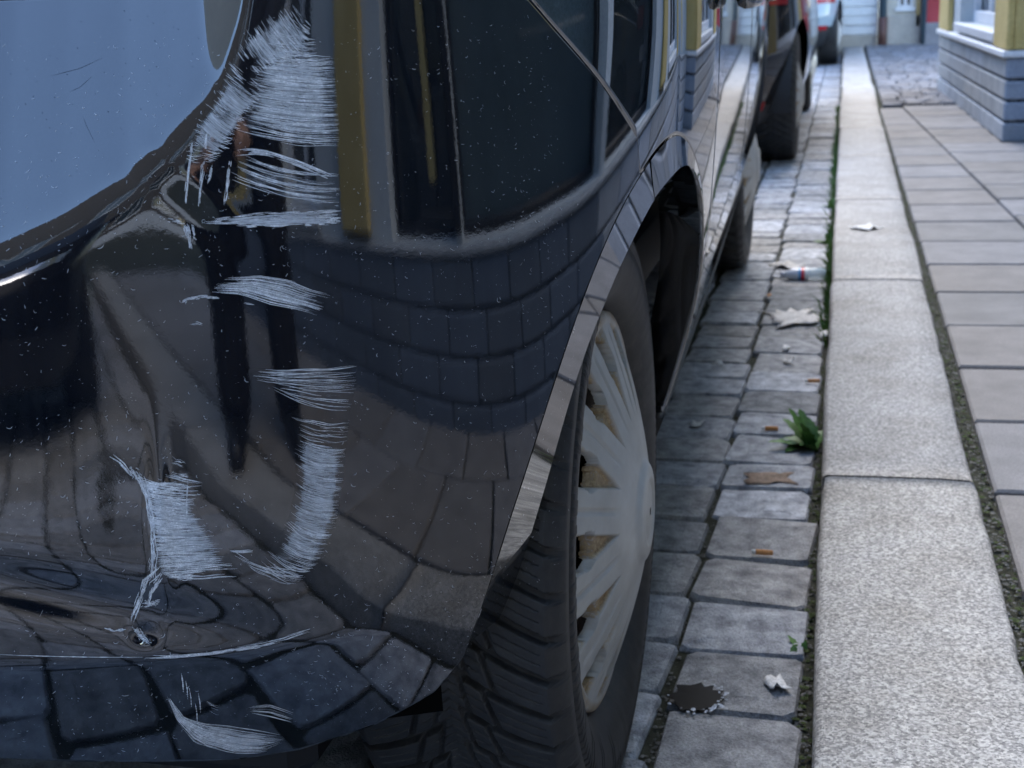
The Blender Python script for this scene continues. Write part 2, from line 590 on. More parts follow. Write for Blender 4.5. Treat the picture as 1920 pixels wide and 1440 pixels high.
def slab_quad(c, m=M_slab):
    """c: four corners (x, y) counter-clockwise; a slab with eased edges"""
    c = [Vector((p[0], p[1], 0)) for p in c]
    mid = sum(c, Vector()) / 4
    V = []
    zt = KZ - 0.004 + random.uniform(-.0015, .0015)
    for f, z in ((0, .05), (0, zt - .004), (0.004, zt)):
        for p in c:
            d = (mid - p)
            V.append((p.x + math.copysign(f, d.x), p.y + math.copysign(f, d.y), z))
    F = [(8, 9, 10, 11)]
    for i in (0, 4):
        for k in range(4):
            F.append((i + k, i + (k + 1) % 4, i + 4 + (k + 1) % 4, i + 4 + k))
    return add('paving_slab', V, F, m, pav, smooth=False)
XA = 0.228
y = -4.4
off = 0.0
ys = []
y = 2.66 - 0.345 * 20
while y < 8.6:
    ys.append(y); y += 0.345
for i in range(len(ys) - 1):
    a, b = ys[i] + .007, ys[i + 1] - .007
    xa = XA - 0.008 * max(0, i - 20) * 0.15
    slab_quad([(xa, a), (slab_joint_x(a) - .005, a + .006), (slab_joint_x(b) - .005, b + .006), (xa, b)])
    a2, b2 = a + .12, b + .12
    if b2 < 6.63:
        slab_quad([(slab_joint_x(a2) + .005, a2), (wall_x(a2) - .005, a2), (wall_x(b2) - .005, b2), (slab_joint_x(b2) + .005, b2)])
    elif slab_joint_x(b2) + .03 < 0.70:
        xw = 0.70 - (a2 - 6.65) * .025
        slab_quad([(slab_joint_x(a2) + .005, a2), (xw, a2), (xw, b2), (slab_joint_x(b2) + .005, b2)])

# grit and moss in the joints along the kerb
def scatter_grit(name, fn, n, size, m, parent):
    ico = [(0, 0, 1), (.89, 0, .45), (.28, .85, .45), (-.72, .53, .45), (-.72, -.53, .45), (.28, -.85, .45)]
    icf = [(0, 1, 2), (0, 2, 3), (0, 3, 4), (0, 4, 5), (0, 5, 1)]
    V, F = [], []
    for _ in range(n):
        x, y, z = fn()
        s = size * random.uniform(.5, 1.6) * random.choice((.6, 1, 1))
        a = random.uniform(0, 6.28); c, sn = math.cos(a), math.sin(a)
        b = len(V)
        q = random.uniform(.6, 1.3)
        for (px, py, pz) in ico:
            px, py = px * s * q, py * s
            V.append((x + px * c - py * sn, y + px * sn + py * c, z + pz * s * .8 - s * .35))
        F += [tuple(b + i for i in f) for f in icf]
    o = add(name, V, F, m, parent, smooth=False)
    tag(o, kind='stuff')
    return o
M_grit = stone_mat('grit', (0.05, 0.05, 0.045), (0.20, 0.19, 0.17), 160, 0.8, fine=500)
def yv():                                     # denser near the camera
    return 1.0 + 5.5 * random.random() ** 1.7
scatter_grit('gutter_grit', lambda: (random.gauss(-0.034, 0.009), yv(), -0.012 + random.uniform(0, .006)), 2200, 0.0028, M_grit, road)
scatter_grit('joint_grit', lambda: (-0.192 + random.gauss(0, 0.004), yv(), -0.012 + random.uniform(0, .004)), 700, 0.0028, M_grit, road)
scatter_grit('joint_grit', lambda: (random.uniform(0.202, 0.230), yv(), 0.081 + random.uniform(0, .008)), 2000, 0.0026, M_grit, pav)
M_mossg = stone_mat('moss_green', (0.03, 0.045, 0.012), (0.07, 0.09, 0.03), 60, 0.95, fine=400, bstr=0.8)
def moss_pt():
    if random.random() < .5:
        return (random.gauss(-0.03, 0.006), 1.2 + 8 * random.random() ** 1.3, -0.012 + random.uniform(0, .006))
    return (random.uniform(.202, .230), 1.2 + 8 * random.random() ** 1.3, 0.080 + random.uniform(0, .008))
scatter_grit('moss', moss_pt, 2200, 0.0042, M_mossg, pav)
# ------------------------------------------------------------------ buildings
M_pane = mat('window_pane', (0.022, 0.028, 0.03), 0.02, ior=1.7)
M_inner = mat('shop_interior', (0.03, 0.03, 0.03), 0.8)

def face_frame(x0, y0, x1, y1):
    """frame on a wall line from (x0,y0) to (x1,y1); the outside is on its left-hand normal (towards the street)"""
    d = Vector((x1 - x0, y1 - y0, 0)); ln = d.length; d.normalize()
    n = Vector((-d.y, d.x, 0))
    return Vector((x0, y0, 0)), d, n, ln

def wbox(name, fr, u0, u1, z0, z1, o0, o1, m, parent, c=0.004):
    """box on a wall frame: u along the wall, o outwards"""
    o_, d, n, ln = fr
    cen = o_ + d * ((u0 + u1) / 2) + n * ((o0 + o1) / 2)
    me = cbox_mesh(u1 - u0, o1 - o0, z1 - z0, c)
    if me.materials and me.materials[0] != m:
        me = me.copy(); me.materials.clear()
    pos = Vector((cen.x, cen.y, (z0 + z1) / 2))
    par = parent
    if parent.type == 'MESH':
        # sub-part: undo the transform of the part it sits on
        o = link(name, me, m, parent, (0, 0, 0))
        base = Matrix.Translation(Vector(parent.parent.location)) @ Matrix.Translation(parent.location) @ Matrix.Rotation(parent.rotation_euler.z, 4, 'Z')
        wm = Matrix.Translation(pos) @ Matrix.Rotation(math.atan2(d.y, d.x), 4, 'Z')
        loc = base.inverted() @ wm
        o.location = loc.to_translation(); o.rotation_euler = loc.to_euler()
        return o
    o = link(name, me, m, parent, pos - Vector(parent.location))
    o.rotation_euler = (0, 0, math.atan2(d.y, d.x))
    return o

def wall_with_openings(name, fr, z0, z1, openings, thick, m, parent):
    """wall slab with real openings: (u0, u1, za, zb) left free; the slab lies behind the wall line"""
    us = sorted({0.0, fr[3], *[o[0] for o in openings], *[o[1] for o in openings]})
    bm = bmesh.new()
    o_, d, n, ln = fr
    def slab(u0, u1, za, zb):
        vs = []
        for (u, q) in ((u0, 0), (u1, 0), (u1, -thick), (u0, -thick)):
            for z in (za, zb):
                p = o_ + d * u + n * q
                vs.append(bm.verts.new((p.x, p.y, z)))
        for f in ((0, 2, 3, 1), (2, 4, 5, 3), (4, 6, 7, 5), (6, 0, 1, 7), (1, 3, 5, 7), (0, 6, 4, 2)):
            bm.faces.new([vs[i] for i in f])
    for a, b in zip(us[:-1], us[1:]):
        cuts = sorted([(o[2], o[3]) for o in openings if o[0] <= a + 1e-6 and o[1] >= b - 1e-6])
        z = z0
        for za, zb in cuts:
            if za > z + 1e-4:
                slab(a, b, z, za)
            z = zb
        if z < z1 - 1e-4:
            slab(a, b, z, z1)
    me = bpy.data.meshes.new(name)
    bm.normal_update(); bmesh.ops.recalc_face_normals(bm, faces=bm.faces)
    bm.to_mesh(me); bm.free()
    return link(name, me, m, parent)

def window(fr, u0, u1, z0, z1, parent, fm, pane=None, depth=0.10, bars=(), sill=True, fw=0.05):
    w = wbox('window', fr, u0 + .004, u1 - .004, z0 + .004, z1 - .004, -depth - .012, -depth, pane or M_pane, parent, 0.001)
    for a, b, c, d_ in ((u0, u0 + fw, z0, z1), (u1 - fw, u1, z0, z1), (u0 + fw, u1 - fw, z0, z0 + fw), (u0 + fw, u1 - fw, z1 - fw, z1)):
        wbox('frame', fr, a + .002, b - .002, c + .002, d_ - .002, -depth + .001, -depth + .045, fm, w)
    for b in bars:
        u = u0 + (u1 - u0) * b
        wbox('mullion', fr, u - .02, u + .02, z0 + fw, z1 - fw, -depth + .001, -depth + .035, fm, w)
    if sill:
        wbox('sill', fr, u0 - .03, u1 + .03, z0 - .045, z0, -depth, 0.035, M_white, w)
    return w

M_plinth4 = stone_mat('corner_plinth', (.23, .26, .305), (.29, .325, .37), 5, .8, per_obj=.06, fine=200, bstr=.3)
M_plinth3 = stone_mat('pale_plinth', (.36, .37, .38), (.46, .47, .48), 6, .8, per_obj=.06, fine=200, bstr=.3)
M_pane_refl = stone_mat('pane_painted_reflection', (.075, .098, .10), (.10, .13, .13), 3, .06, fine=120, bstr=.02)  # pale grey-green pane colour stands in for the reflection of the houses opposite
# near shop house on the right of the photographer (seen mirrored in the car)
nb = empty('shop_house', (1.0, 2.0, KZ))
tag(nb, 'pale shop house with blue-grey block plinth beside the near pavement, mirrored in the black bumper', 'house')
fr = face_frame(wall_x(-2.3), -2.3, wall_x(6.6), 6.6)
U = lambda Y: (Y + 2.3) * fr[3] / 8.9
PZ = 0.47
rows_z = [(KZ - .01, 0.155), (0.163, 0.255), (0.263, 0.358), (0.366, PZ)]
wins = [ (-1.3, -0.75), (0.1, 0.70), (0.76, 2.3), (2.36, 3.3), (4.3, 5.5)]
ops = [(U(a), U(b), 0.56 if not 0 < a < 2.4 else .50, 2.35) for a, b in wins] + [(U(a) + .1, U(b) - .1, 3.3, 4.8) for a, b in wins]
wall_with_openings('wall', fr, 0.05, 6.4, ops, 0.30, M_pale, nb)
for r, (za, zb) in enumerate(rows_z):
    u = 0.0 - (0.11 if r % 2 else 0)
    wd = 0.36
    while u < fr[3] - .02:
        a, b = max(u, 0), min(u + wd, fr[3])
        if b - a > .05:
            wbox('plinth_block', fr, a + .004, b - .004, za, zb, -0.02, 0.03, M_plinth2 if a < U(2.15) else M_plinth3, nb, 0.006)
        u += wd
wbox('ledge', fr, 0, fr[3], PZ + .003, PZ + .022, -.02, .038, M_plinth, nb)
for (a, b) in wins:
    window(fr, U(a), U(b), 0.56 if not 0 < a < 2.4 else .50, 2.35, nb, M_trim if 0 < a < 2.4 else M_white, depth=.14, bars=() if 0 < a < 2.4 else (0.5,), sill=not 0 < a < 2.4, fw=.05 if not 0 < a < 2.4 else .03, pane=M_pane_refl if .7 < a < 1 else None)
    window(fr, U(a) + .1, U(b) - .1, 3.3, 4.8, nb, M_white, bars=(0.5,))
for (a, b) in ((-2.28, -2.0), (-1.75, -1.5), (-0.40, -0.10), (3.65, 3.95), (5.62, 5.95)):
    wbox('pilaster', fr, U(a), U(b), PZ + .045, 6.2, .002, .05, M_yellow, nb, 0.008)
wbox('glazing_bar', fr, U(.702), U(.758), .52, 2.34, .002, .02, M_trim, nb)
wbox('glazing_post', fr, U(.47), U(.53), .62, 2.3, -.13, -.06, M_yellow, nb)
wbox('cornice', fr, 0, fr[3], 6.22, 6.5, -.25, .18, M_white, nb, 0.03)
V, F = tube_arrays([(wall_x(-1.6) - .075, -1.6, .1), (wall_x(-1.6) - .075, -1.6, 6.2)], 0.045, 12)
add('drainpipe', V, F, M_pipe, nb)
# back and ends so that the house has depth
box('back_wall', 1.45, 5.5, -2.28, 6.58, KZ - .02, 6.3, M_pale, nb, 0.01)

# yellow corner house standing forward of it
cb = empty('corner_house', (0.7, 6.65, KZ))
tag(cb, 'pale corner house with yellow pilasters and grey banded plinth at the top right', 'house')
f2 = face_frame(0.735, 6.66, 0.65, 10.0)       # along the street
f3 = face_frame(3.2, 6.66, 0.735, 6.66)        # facing the camera
f4 = face_frame(0.65, 10.0, 3.2, 10.2)         # far flank
LN = f2[3]
wall_with_openings('wall', f2, .06, 6.0, [(0.50, 2.35, 0.56, 2.3), (0.6, 2.2, 3.3, 4.8)], .3, M_pale, cb)
f3w = face_frame(3.2, 6.663, 1.04, 6.663)
wall_with_openings('wall', f3w, .06, 6.0, [(1.0, 1.9, .9, 2.3)], .3, M_pale, cb)
window(f3w, 1.0, 1.9, .9, 2.3, cb, M_white)
wall_with_openings('wall', face_frame(0.95, 9.995, 3.2, 10.195), .06, 6.0, [], .3, M_pale, cb)
prow = [(KZ - .01, 0.175), (0.187, 0.268), (0.28, 0.362), (0.374, 0.462)]
for za, zb in prow:
    for k in range(4):
        a, b = LN * k / 4, LN * (k + 1) / 4
        wbox('plinth_block', f2, a + (.0 if k == 0 else .003), b - .003, za, zb, -.02, .03, M_plinth, cb, .006)
    wbox('plinth_block', f3, 0.0, 1.2, za, zb, -.02, .032, M_plinth4, cb, .006)
    wbox('plinth_block', f3, 1.206, f3[3] + .028, za, zb, -.02, .032, M_plinth4, cb, .006)
    wbox('plinth_block', f4, 0, f4[3], za, zb, -.02, .03, M_plinth, cb, .006)
M_joint = mat('joint_mortar', (0.08, 0.09, 0.10), 0.9)
wbox('plinth_core', f2, -.0, LN, KZ - .01, .45, -.05, .012, M_joint, cb)
wbox('plinth_core', f3, 0, f3[3] - .03, KZ - .01, .45, -.05, .012, M_joint, cb)
wbox('plinth_core', fr, 0, fr[3], KZ - .01, .46, -.01, .012, M_joint, nb)
wbox('ledge', f2, -.045, LN, .466, .495, -.02, .05, M_white, cb)
wbox('ledge', f3, 0, f3[3] + .0, .466, .4952, -.02, .047, M_white, cb)
wbox('pilaster', f2, -.03, .44, .499, 5.8, .002, .035, M_yellow, cb, .006)
wbox('pilaster', f3, f3[3] - .30, f3[3] - .0, .499, 5.8, .002, .033, M_yellow, cb, .006)
wbox('pilaster', f2, LN - .62, LN + .01, .499, 5.8, .002, .035, M_yellow, cb, .006)
w = window(f2, .50, 2.35, .56, 2.3, cb, M_white, depth=.12, bars=(.62,), fw=.07)
window(f2, .6, 2.2, 3.3, 4.8, cb, M_white, bars=(.5,))
wbox('cornice', f2, -.1, LN + .1, 5.82, 6.1, -.25, .15, M_white, cb, .03)
box('back_wall', 1.1, 3.15, 7.0, 9.9, KZ, 5.9, M_pale, cb, .01)

# houses closing the street
YE = 17.3
def end_house(name, label, x0, x1, yy, m, zt):
    e = empty(name, (x0, yy, 0.05))
    tag(e, label, 'house', 'houses across the end of the street')
    f = face_frame(x1, yy, x0, yy)
    return e, f
e, f = end_house('boarded_house', 'white boarded house closing the far end of the street beside the drainpipe', -7.5, 0.36, YE, M_white, 6)
wall_with_openings('wall', f, 0.0, 6.0, [(3.0, 4.2, 1.3, 2.9), (5.6, 6.8, 1.3, 2.9)], .3, M_white, e)
M_base = stone_mat('base_render', (0.36, 0.33, 0.29), (0.46, 0.42, 0.37), 5, .9, fine=150)
wbox('footing', f, 0, f[3], 0, .22, .002, .03, M_base, e)
z = .225
while z < 1.28:
    wbox('board', f, 0, f[3], z, z + .098, .002, .022, M_white, e, .008)
    z += .108
while z < 5.9:
    for a, b in ((0, 2.98), (4.22, 5.58), (6.82, f[3])):
        if z < 2.9:
            wbox('board', f, a, b, z, z + .098, .002, .022, M_white, e, .008)
    if z >= 2.9:
        wbox('board', f, 0, f[3], z, z + .098, .002, .022, M_white, e, .008)
    z += .108
for a in (3.0, 5.6):
    window(f, a, a + 1.2, 1.3, 2.9, e, M_white, bars=(.5,))
V, F = tube_arrays([(.42, YE - .09, .05), (.42, YE - .09, 5.8)], .045, 10)
add('drainpipe', V, F, M_pipe, e)
V, F = tube_arrays([(.42, YE - .09, .04), (.42, YE - .09, .42)], .052, 10)
add('pipe_boot', V, F, mat('rusty_boot', (.10, .045, .035), .6), e)

e, f = end_house('cream_house', 'cream house between the drainpipe and the red shopfront', .47, .86, YE, M_cream, 6)
wall_with_openings('wall', f, 0, 6.2, [(.10, .27, .52, 2.3)], .3, M_cream, e)
window(f, .10, .27, .52, 2.3, e, M_white, depth=.05, bars=(.5,), fw=.03)
wbox('plinth_block', f, 0, f[3], .02, .44, .002, .03, M_base, e, .01)
M_wood = stone_mat('ochre_post', (.42, .30, .13), (.5, .37, .17), 6, .8)
wbox('corner_board', f, .012, .065, .3, 6.0, .002, .03, M_wood, e, .005)
e, f = end_house('red_shop', 'red wooden shopfront with grey base at the end of the street', .90, 3.6, YE - .1, M_red, 6)
wall_with_openings('wall', f, .02, 6.2, [(f[3] - .92, f[3] - .38, .62, 2.3), (.5, 1.4, .62, 2.3)], .3, M_red, e)
window(f, f[3] - .92, f[3] - .38, .62, 2.3, e, M_red, bars=(.5,), sill=False, pane=mat('lilac_glass', (.25, .2, .24), .05))
window(f, .5, 1.4, .62, 2.3, e, M_red, bars=(.5,), sill=False)
M_sgrey = stone_mat('shop_base', (.20, .19, .20), (.27, .26, .27), 6, .85)
wbox('plinth_block', f, 0, f[3] - .2, .0, .36, .002, .05, M_sgrey, e, .01)
wbox('plinth_block', f, f[3] - .19, f[3], .0, .34, .002, .05, M_sgrey, e, .01)
V, F = tube_arrays([(.885, YE - .12, .05), (.885, YE - .12, 6)], .032, 10)
add('drainpipe', V, F, M_pipe, e)
for k in range(2):
    V, F = lathe([(0.001, .0), (.055, .01), (.075, .04), (.05, .07), (.018, .085), (.012, .20), (.001, .205)], 14)
    V = [(x + 1.02 + .16 * k, y + YE - .18, z + .64 + .05 * k) for x, y, z in V]
    add('ornament', V, F, M_white, e)
# opposite side of the street (only its reflection and shade matter)
e = empty('opposite_house', (-6.2, 4, 0))
tag(e, 'pale house across the street left of the parked cars', 'house', 'houses across the end of the street')
f = face_frame(-6.0, 14, -6.0, -6)
ow = [(1.5 + 2.6 * k, 2.7 + 2.6 * k, 1.0, 2.5) for k in range(7)]
wall_with_openings('wall', f, 0, 5.2, ow, .3, M_cream, e)
for a, b, c, d_ in ow:
    window(f, a, b, c, d_, e, M_white, bars=(.5,))
wbox('plinth_block', f, 0, f[3], 0, .5, .002, .04, M_plinth, e, .01)

# house closing the street behind the photographer
e = empty('rear_house', (-3, -11, 0))
tag(e, 'ochre house closing the street behind the photographer, seen only in the bumper', 'house')
f = face_frame(-7.0, -11, 4.0, -11)
ow = [(1.0 + 2.2 * k, 2.1 + 2.2 * k, .9, 2.4) for k in range(5)] + [(1.0 + 2.2 * k, 2.1 + 2.2 * k, 3.4, 4.8) for k in range(5)]
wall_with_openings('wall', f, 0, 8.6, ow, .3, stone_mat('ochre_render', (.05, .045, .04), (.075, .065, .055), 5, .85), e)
for a, b, c, d_ in ow:
    window(f, a, b, c, d_, e, M_white, bars=(.5,))
wbox('plinth_block', f, 0, f[3], 0, .55, .002, .04, M_plinth, e, .01)

# ------------------------------------------------------------------ body surface of the near car
# the body is a sheet over (s, z): s runs round the car's plan, from the rear arch (s = 0) back to the
# tail centre (s > 0) and forward along the side to the nose (s < 0)
CX = -1.045                                     # centre line of the car
WY, WZ = 1.287, 0.308                           # rear wheel centre
FY = 4.13                                       # front wheel centre
_ks = [-5.3, -4.75, -4.45, -4.2, -3.95, -3.7, -3.5, -3.0, -2.2, -0.7, -0.35, -0.2, -0.1, 0.0, 0.1, 0.22, 0.42, 0.6, 0.95, 1.2]
_ka = [-90, -90, -86, -78, -52, -19, -8, -2.6, -1.7, -1.0, 2.2, 5.8, 11, 24, 45, 64, 78, 84, 90, 90]
_s = np.arange(-5.3, 1.2, 0.002)
_sf = np.arange(-5.3, 1.2, 0.0004)
_a = np.interp(_sf, _ks, _ka)
_k = np.exp(-0.5 * (np.arange(-300, 301) / 100.0) ** 2); _k /= _k.sum()
_a = np.radians(np.convolve(np.pad(_a, 300, mode='edge'), _k, mode='valid'))
_dx, _dy = -np.sin(_a) * 0.0004, -np.cos(_a) * 0.0004
_i0 = int(np.argmin(np.abs(_sf)))
_X = np.cumsum(_dx); _X += -0.213 - _X[_i0]
_Y = np.cumsum(_dy); _Y += 0.98 - _Y[_i0]
_ok = _X > CX
S_TAIL = float(_sf[(_sf > 0) & _ok].max()); S_NOSE = float(_sf[(_sf < 0) & _ok].min())

_z = np.arange(0.10, 1.06, 0.002)
def _tilt(kz, ka):
    return np.interp(_z, kz, ka)
t_bump_sharp = _tilt([.1, .27, .366, .378, .40, .43, .5, .65, .75, .82, 1.1], [-22, -20, -16, -6, -6, -5, 0, 2, 4, 6, 12])
t_bump_soft = _tilt([.1, .27, .35, .40, .43, .5, .65, .75, .82, 1.1], [-24, -20, -12, -5, -3, 0, 2, 3, 4, 12])
t_side = _tilt([.1, .2, .36, .43, .5, .56, .62, .75, .85, .95, 1.1], [-28, -25, -16, -15, -10, -6, -4, -2, 3, 12, 30])
_w = (1 - sstep(-0.30, -0.02, _s))[:, None]      # side profile weight
_c = sstep(0.10, 0.24, _s)[:, None]              # how sharp the lower crease is
_T = t_side[None] * _w + (1 - _w) * (t_bump_sharp[None] * _c + t_bump_soft[None] * (1 - _c))
# loading shelf: the upper bumper lies back and widens towards the tail centre
_zb = np.interp(_s, [0.205, 0.222, 0.228, 0.246, 0.272, 0.306, 0.349, 0.393, 0.6, 1.2], [0.87, 0.822, 0.80, 0.76, 0.735, 0.706, 0.681, 0.662, 0.63, 0.62])[:, None]
_T = _T + 27 * sstep(-0.026, 0.030, _z[None] - _zb) * sstep(0.19, 0.24, _s)[:, None] * (1 - sstep(.826, .83, _z[None]))
_O = -np.cumsum(np.tan(np.radians(_T)), 1) * 0.002
_zr = np.interp(_s, [-.3, 0], [.56, .5])
_ri = np.clip(((_zr - .10) / .002).astype(int), 0, len(_z) - 1)
_O = _O - _O[np.arange(len(_s)), _ri][:, None]
_g = np.exp(-0.5 * (np.arange(-6, 7) / 2.2) ** 2); _g /= _g.sum()          # take the grid steps out of the sheet
_O = sum(w_ * np.pad(_O, ((6, 6), (0, 0)), mode='edge')[k:k + _O.shape[0]] for k, w_ in enumerate(_g))
_h = np.array([.25, .5, .25])
_O = sum(w_ * np.pad(_O, ((0, 0), (1, 1)), mode='edge')[:, k:k + _O.shape[1]] for k, w_ in enumerate(_h))

# damage: (s, z, depth, half-width s, half-width z)
DENTS = []
def dent(S, Z):
    d = np.zeros_like(S)
    for s0, z0, amp, a, b, rot in DENTS:
        c, q = math.cos(rot), math.sin(rot)
        u = ((S - s0) * c + (Z - z0) * q) / a; v = (-(S - s0) * q + (Z - z0) * c) / b
        d += amp * np.exp(-(u * u + v * v))
    return d

def surf(S, Z, extra=0.0, dents=True):
    S = np.asarray(S, float); Z = np.asarray(Z, float)
    X = np.interp(S, _sf, _X); Y = np.interp(S, _sf, _Y); A = np.interp(S, _sf, _a)
    fs = np.clip((S - _s[0]) / .002, 1, len(_s) - 3.001); fz = np.clip((Z - _z[0]) / .002, 1, len(_z) - 3.001)
    i = fs.astype(int); j = fz.astype(int); p = fs - i; q = fz - j
    cub = lambda t: ((-.5 * t ** 3 + t * t - .5 * t), (1.5 * t ** 3 - 2.5 * t * t + 1), (-1.5 * t ** 3 + 2 * t * t + .5 * t), (.5 * t ** 3 - .5 * t * t))
    O = 0.0
    for m_, wp in enumerate(cub(p)):
        for n_, wq in enumerate(cub(q)):
            O = O + wp * wq * _O[i + m_ - 1, j + n_ - 1]
    O = O + extra
    if dents:
        O = O + dent(S, Z)
    return np.stack([X + np.cos(A) * O, Y - np.sin(A) * O, Z], -1)

def s_at(Y, Z):
    """s on the side where the sheet has this Y"""
    lo, hi = -4.2, 0.12
    for _ in range(50):
        m = (lo + hi) / 2
        if surf(m, Z, 0, False)[1] > Y: lo = m
        else: hi = m
    return (lo + hi) / 2

def z_bottom(s):
    return np.interp(s, [-0.2, 0.0, 0.075, 0.087, 0.114, 0.163, 0.229, 0.277, 0.34, 0.40, 0.46, 1.2], [0.42, 0.37, 0.3485, 0.3267, 0.300, 0.281, 0.266, 0.2646, 0.27, 0.275, 0.28, 0.285])
def z_gap(s):
    return np.interp(s, [-0.18, -0.171, -0.164, -0.099, -0.036, -0.004, 0.04], [0.64, 0.665, 0.697, 0.745, 0.788, 0.811, 0.826])
RC = 0.384
def r_crease(th):
    return 0.384 - 0.014 * sstep(2.0, 2.75, th) - 0.026 * (1 - sstep(1.15, 1.85, th))
def arch_z(S, z0, yc, R):
    """lowest height of each column that clears the arch circle"""
    S = np.asarray(S, float)
    zs = np.linspace(0.15, WZ + (R or .384) + .03, 500)
    P = surf(S[:, None], np.broadcast_to(zs, (len(S), len(zs))), 0, False)
    th_ = np.arctan2(zs[None] - WZ, P[..., 1] - yc)
    RR_ = np.full_like(th_, R) if R is not None else r_crease(th_)
    inside = ((P[..., 1] - yc) ** 2 + (zs[None] - WZ) ** 2 < RR_ ** 2) & (zs[None] >= z0[:, None])
    last = np.where(inside.any(1), len(zs) - 1 - np.argmax(inside[:, ::-1], 1), -1)
    out = z0.copy()
    for i in np.nonzero(last >= 0)[0]:
        a, b = zs[last[i]], zs[min(last[i] + 1, len(zs) - 1)]
        for _ in range(12):
            m = (a + b) / 2
            p = surf(S[i], m, 0, False)
            rr = R if R is not None else r_crease(math.atan2(m - WZ, p[1] - yc))
            if (p[1] - yc) ** 2 + (m - WZ) ** 2 < rr * rr: a = m
            else: b = m
        out[i] = b
    return out

def sheet(name, S, zlo, zhi, nz, m, parent, mirror=False, extra=0.0, dents=True):
    """one body panel between two height curves; a return edge gives it thickness"""
    t = np.linspace(0, 1, nz)
    Z = zlo[:, None] + (zhi - zlo)[:, None] * t[None]
    SS = np.broadcast_to(S[:, None], Z.shape)
    P = surf(SS, Z, extra, dents)
    Pin = surf(SS, Z, extra - 0.012, dents)
    P = np.concatenate([Pin[:, :1], P, Pin[:, -1:]], 1)
    first = P[:1].copy(); first[0, 1:-1] = Pin[0]; last = P[-1:].copy(); last[0, 1:-1] = Pin[-1]
    P = np.concatenate([x_ for x_, k_ in ((first, S[0] > S_NOSE + .001), (P, True), (last, S[-1] < S_TAIL - .001)) if k_], 0)   # no return edge on the centre line
    if mirror:
        P = P.copy(); P[..., 0] = 2 * CX - P[..., 0]
    me = grid_mesh(name, P, flip=(S[0] < S[-1]) == mirror)
    o = link(name, me, m, parent)
    # keep the return edges crisp
    return o

car = empty('parked_car', (CX, 2.7, 0))
tag(car, 'black hatchback with scraped and dented rear bumper parked by the kerb', 'car', 'cars parked along the kerb')

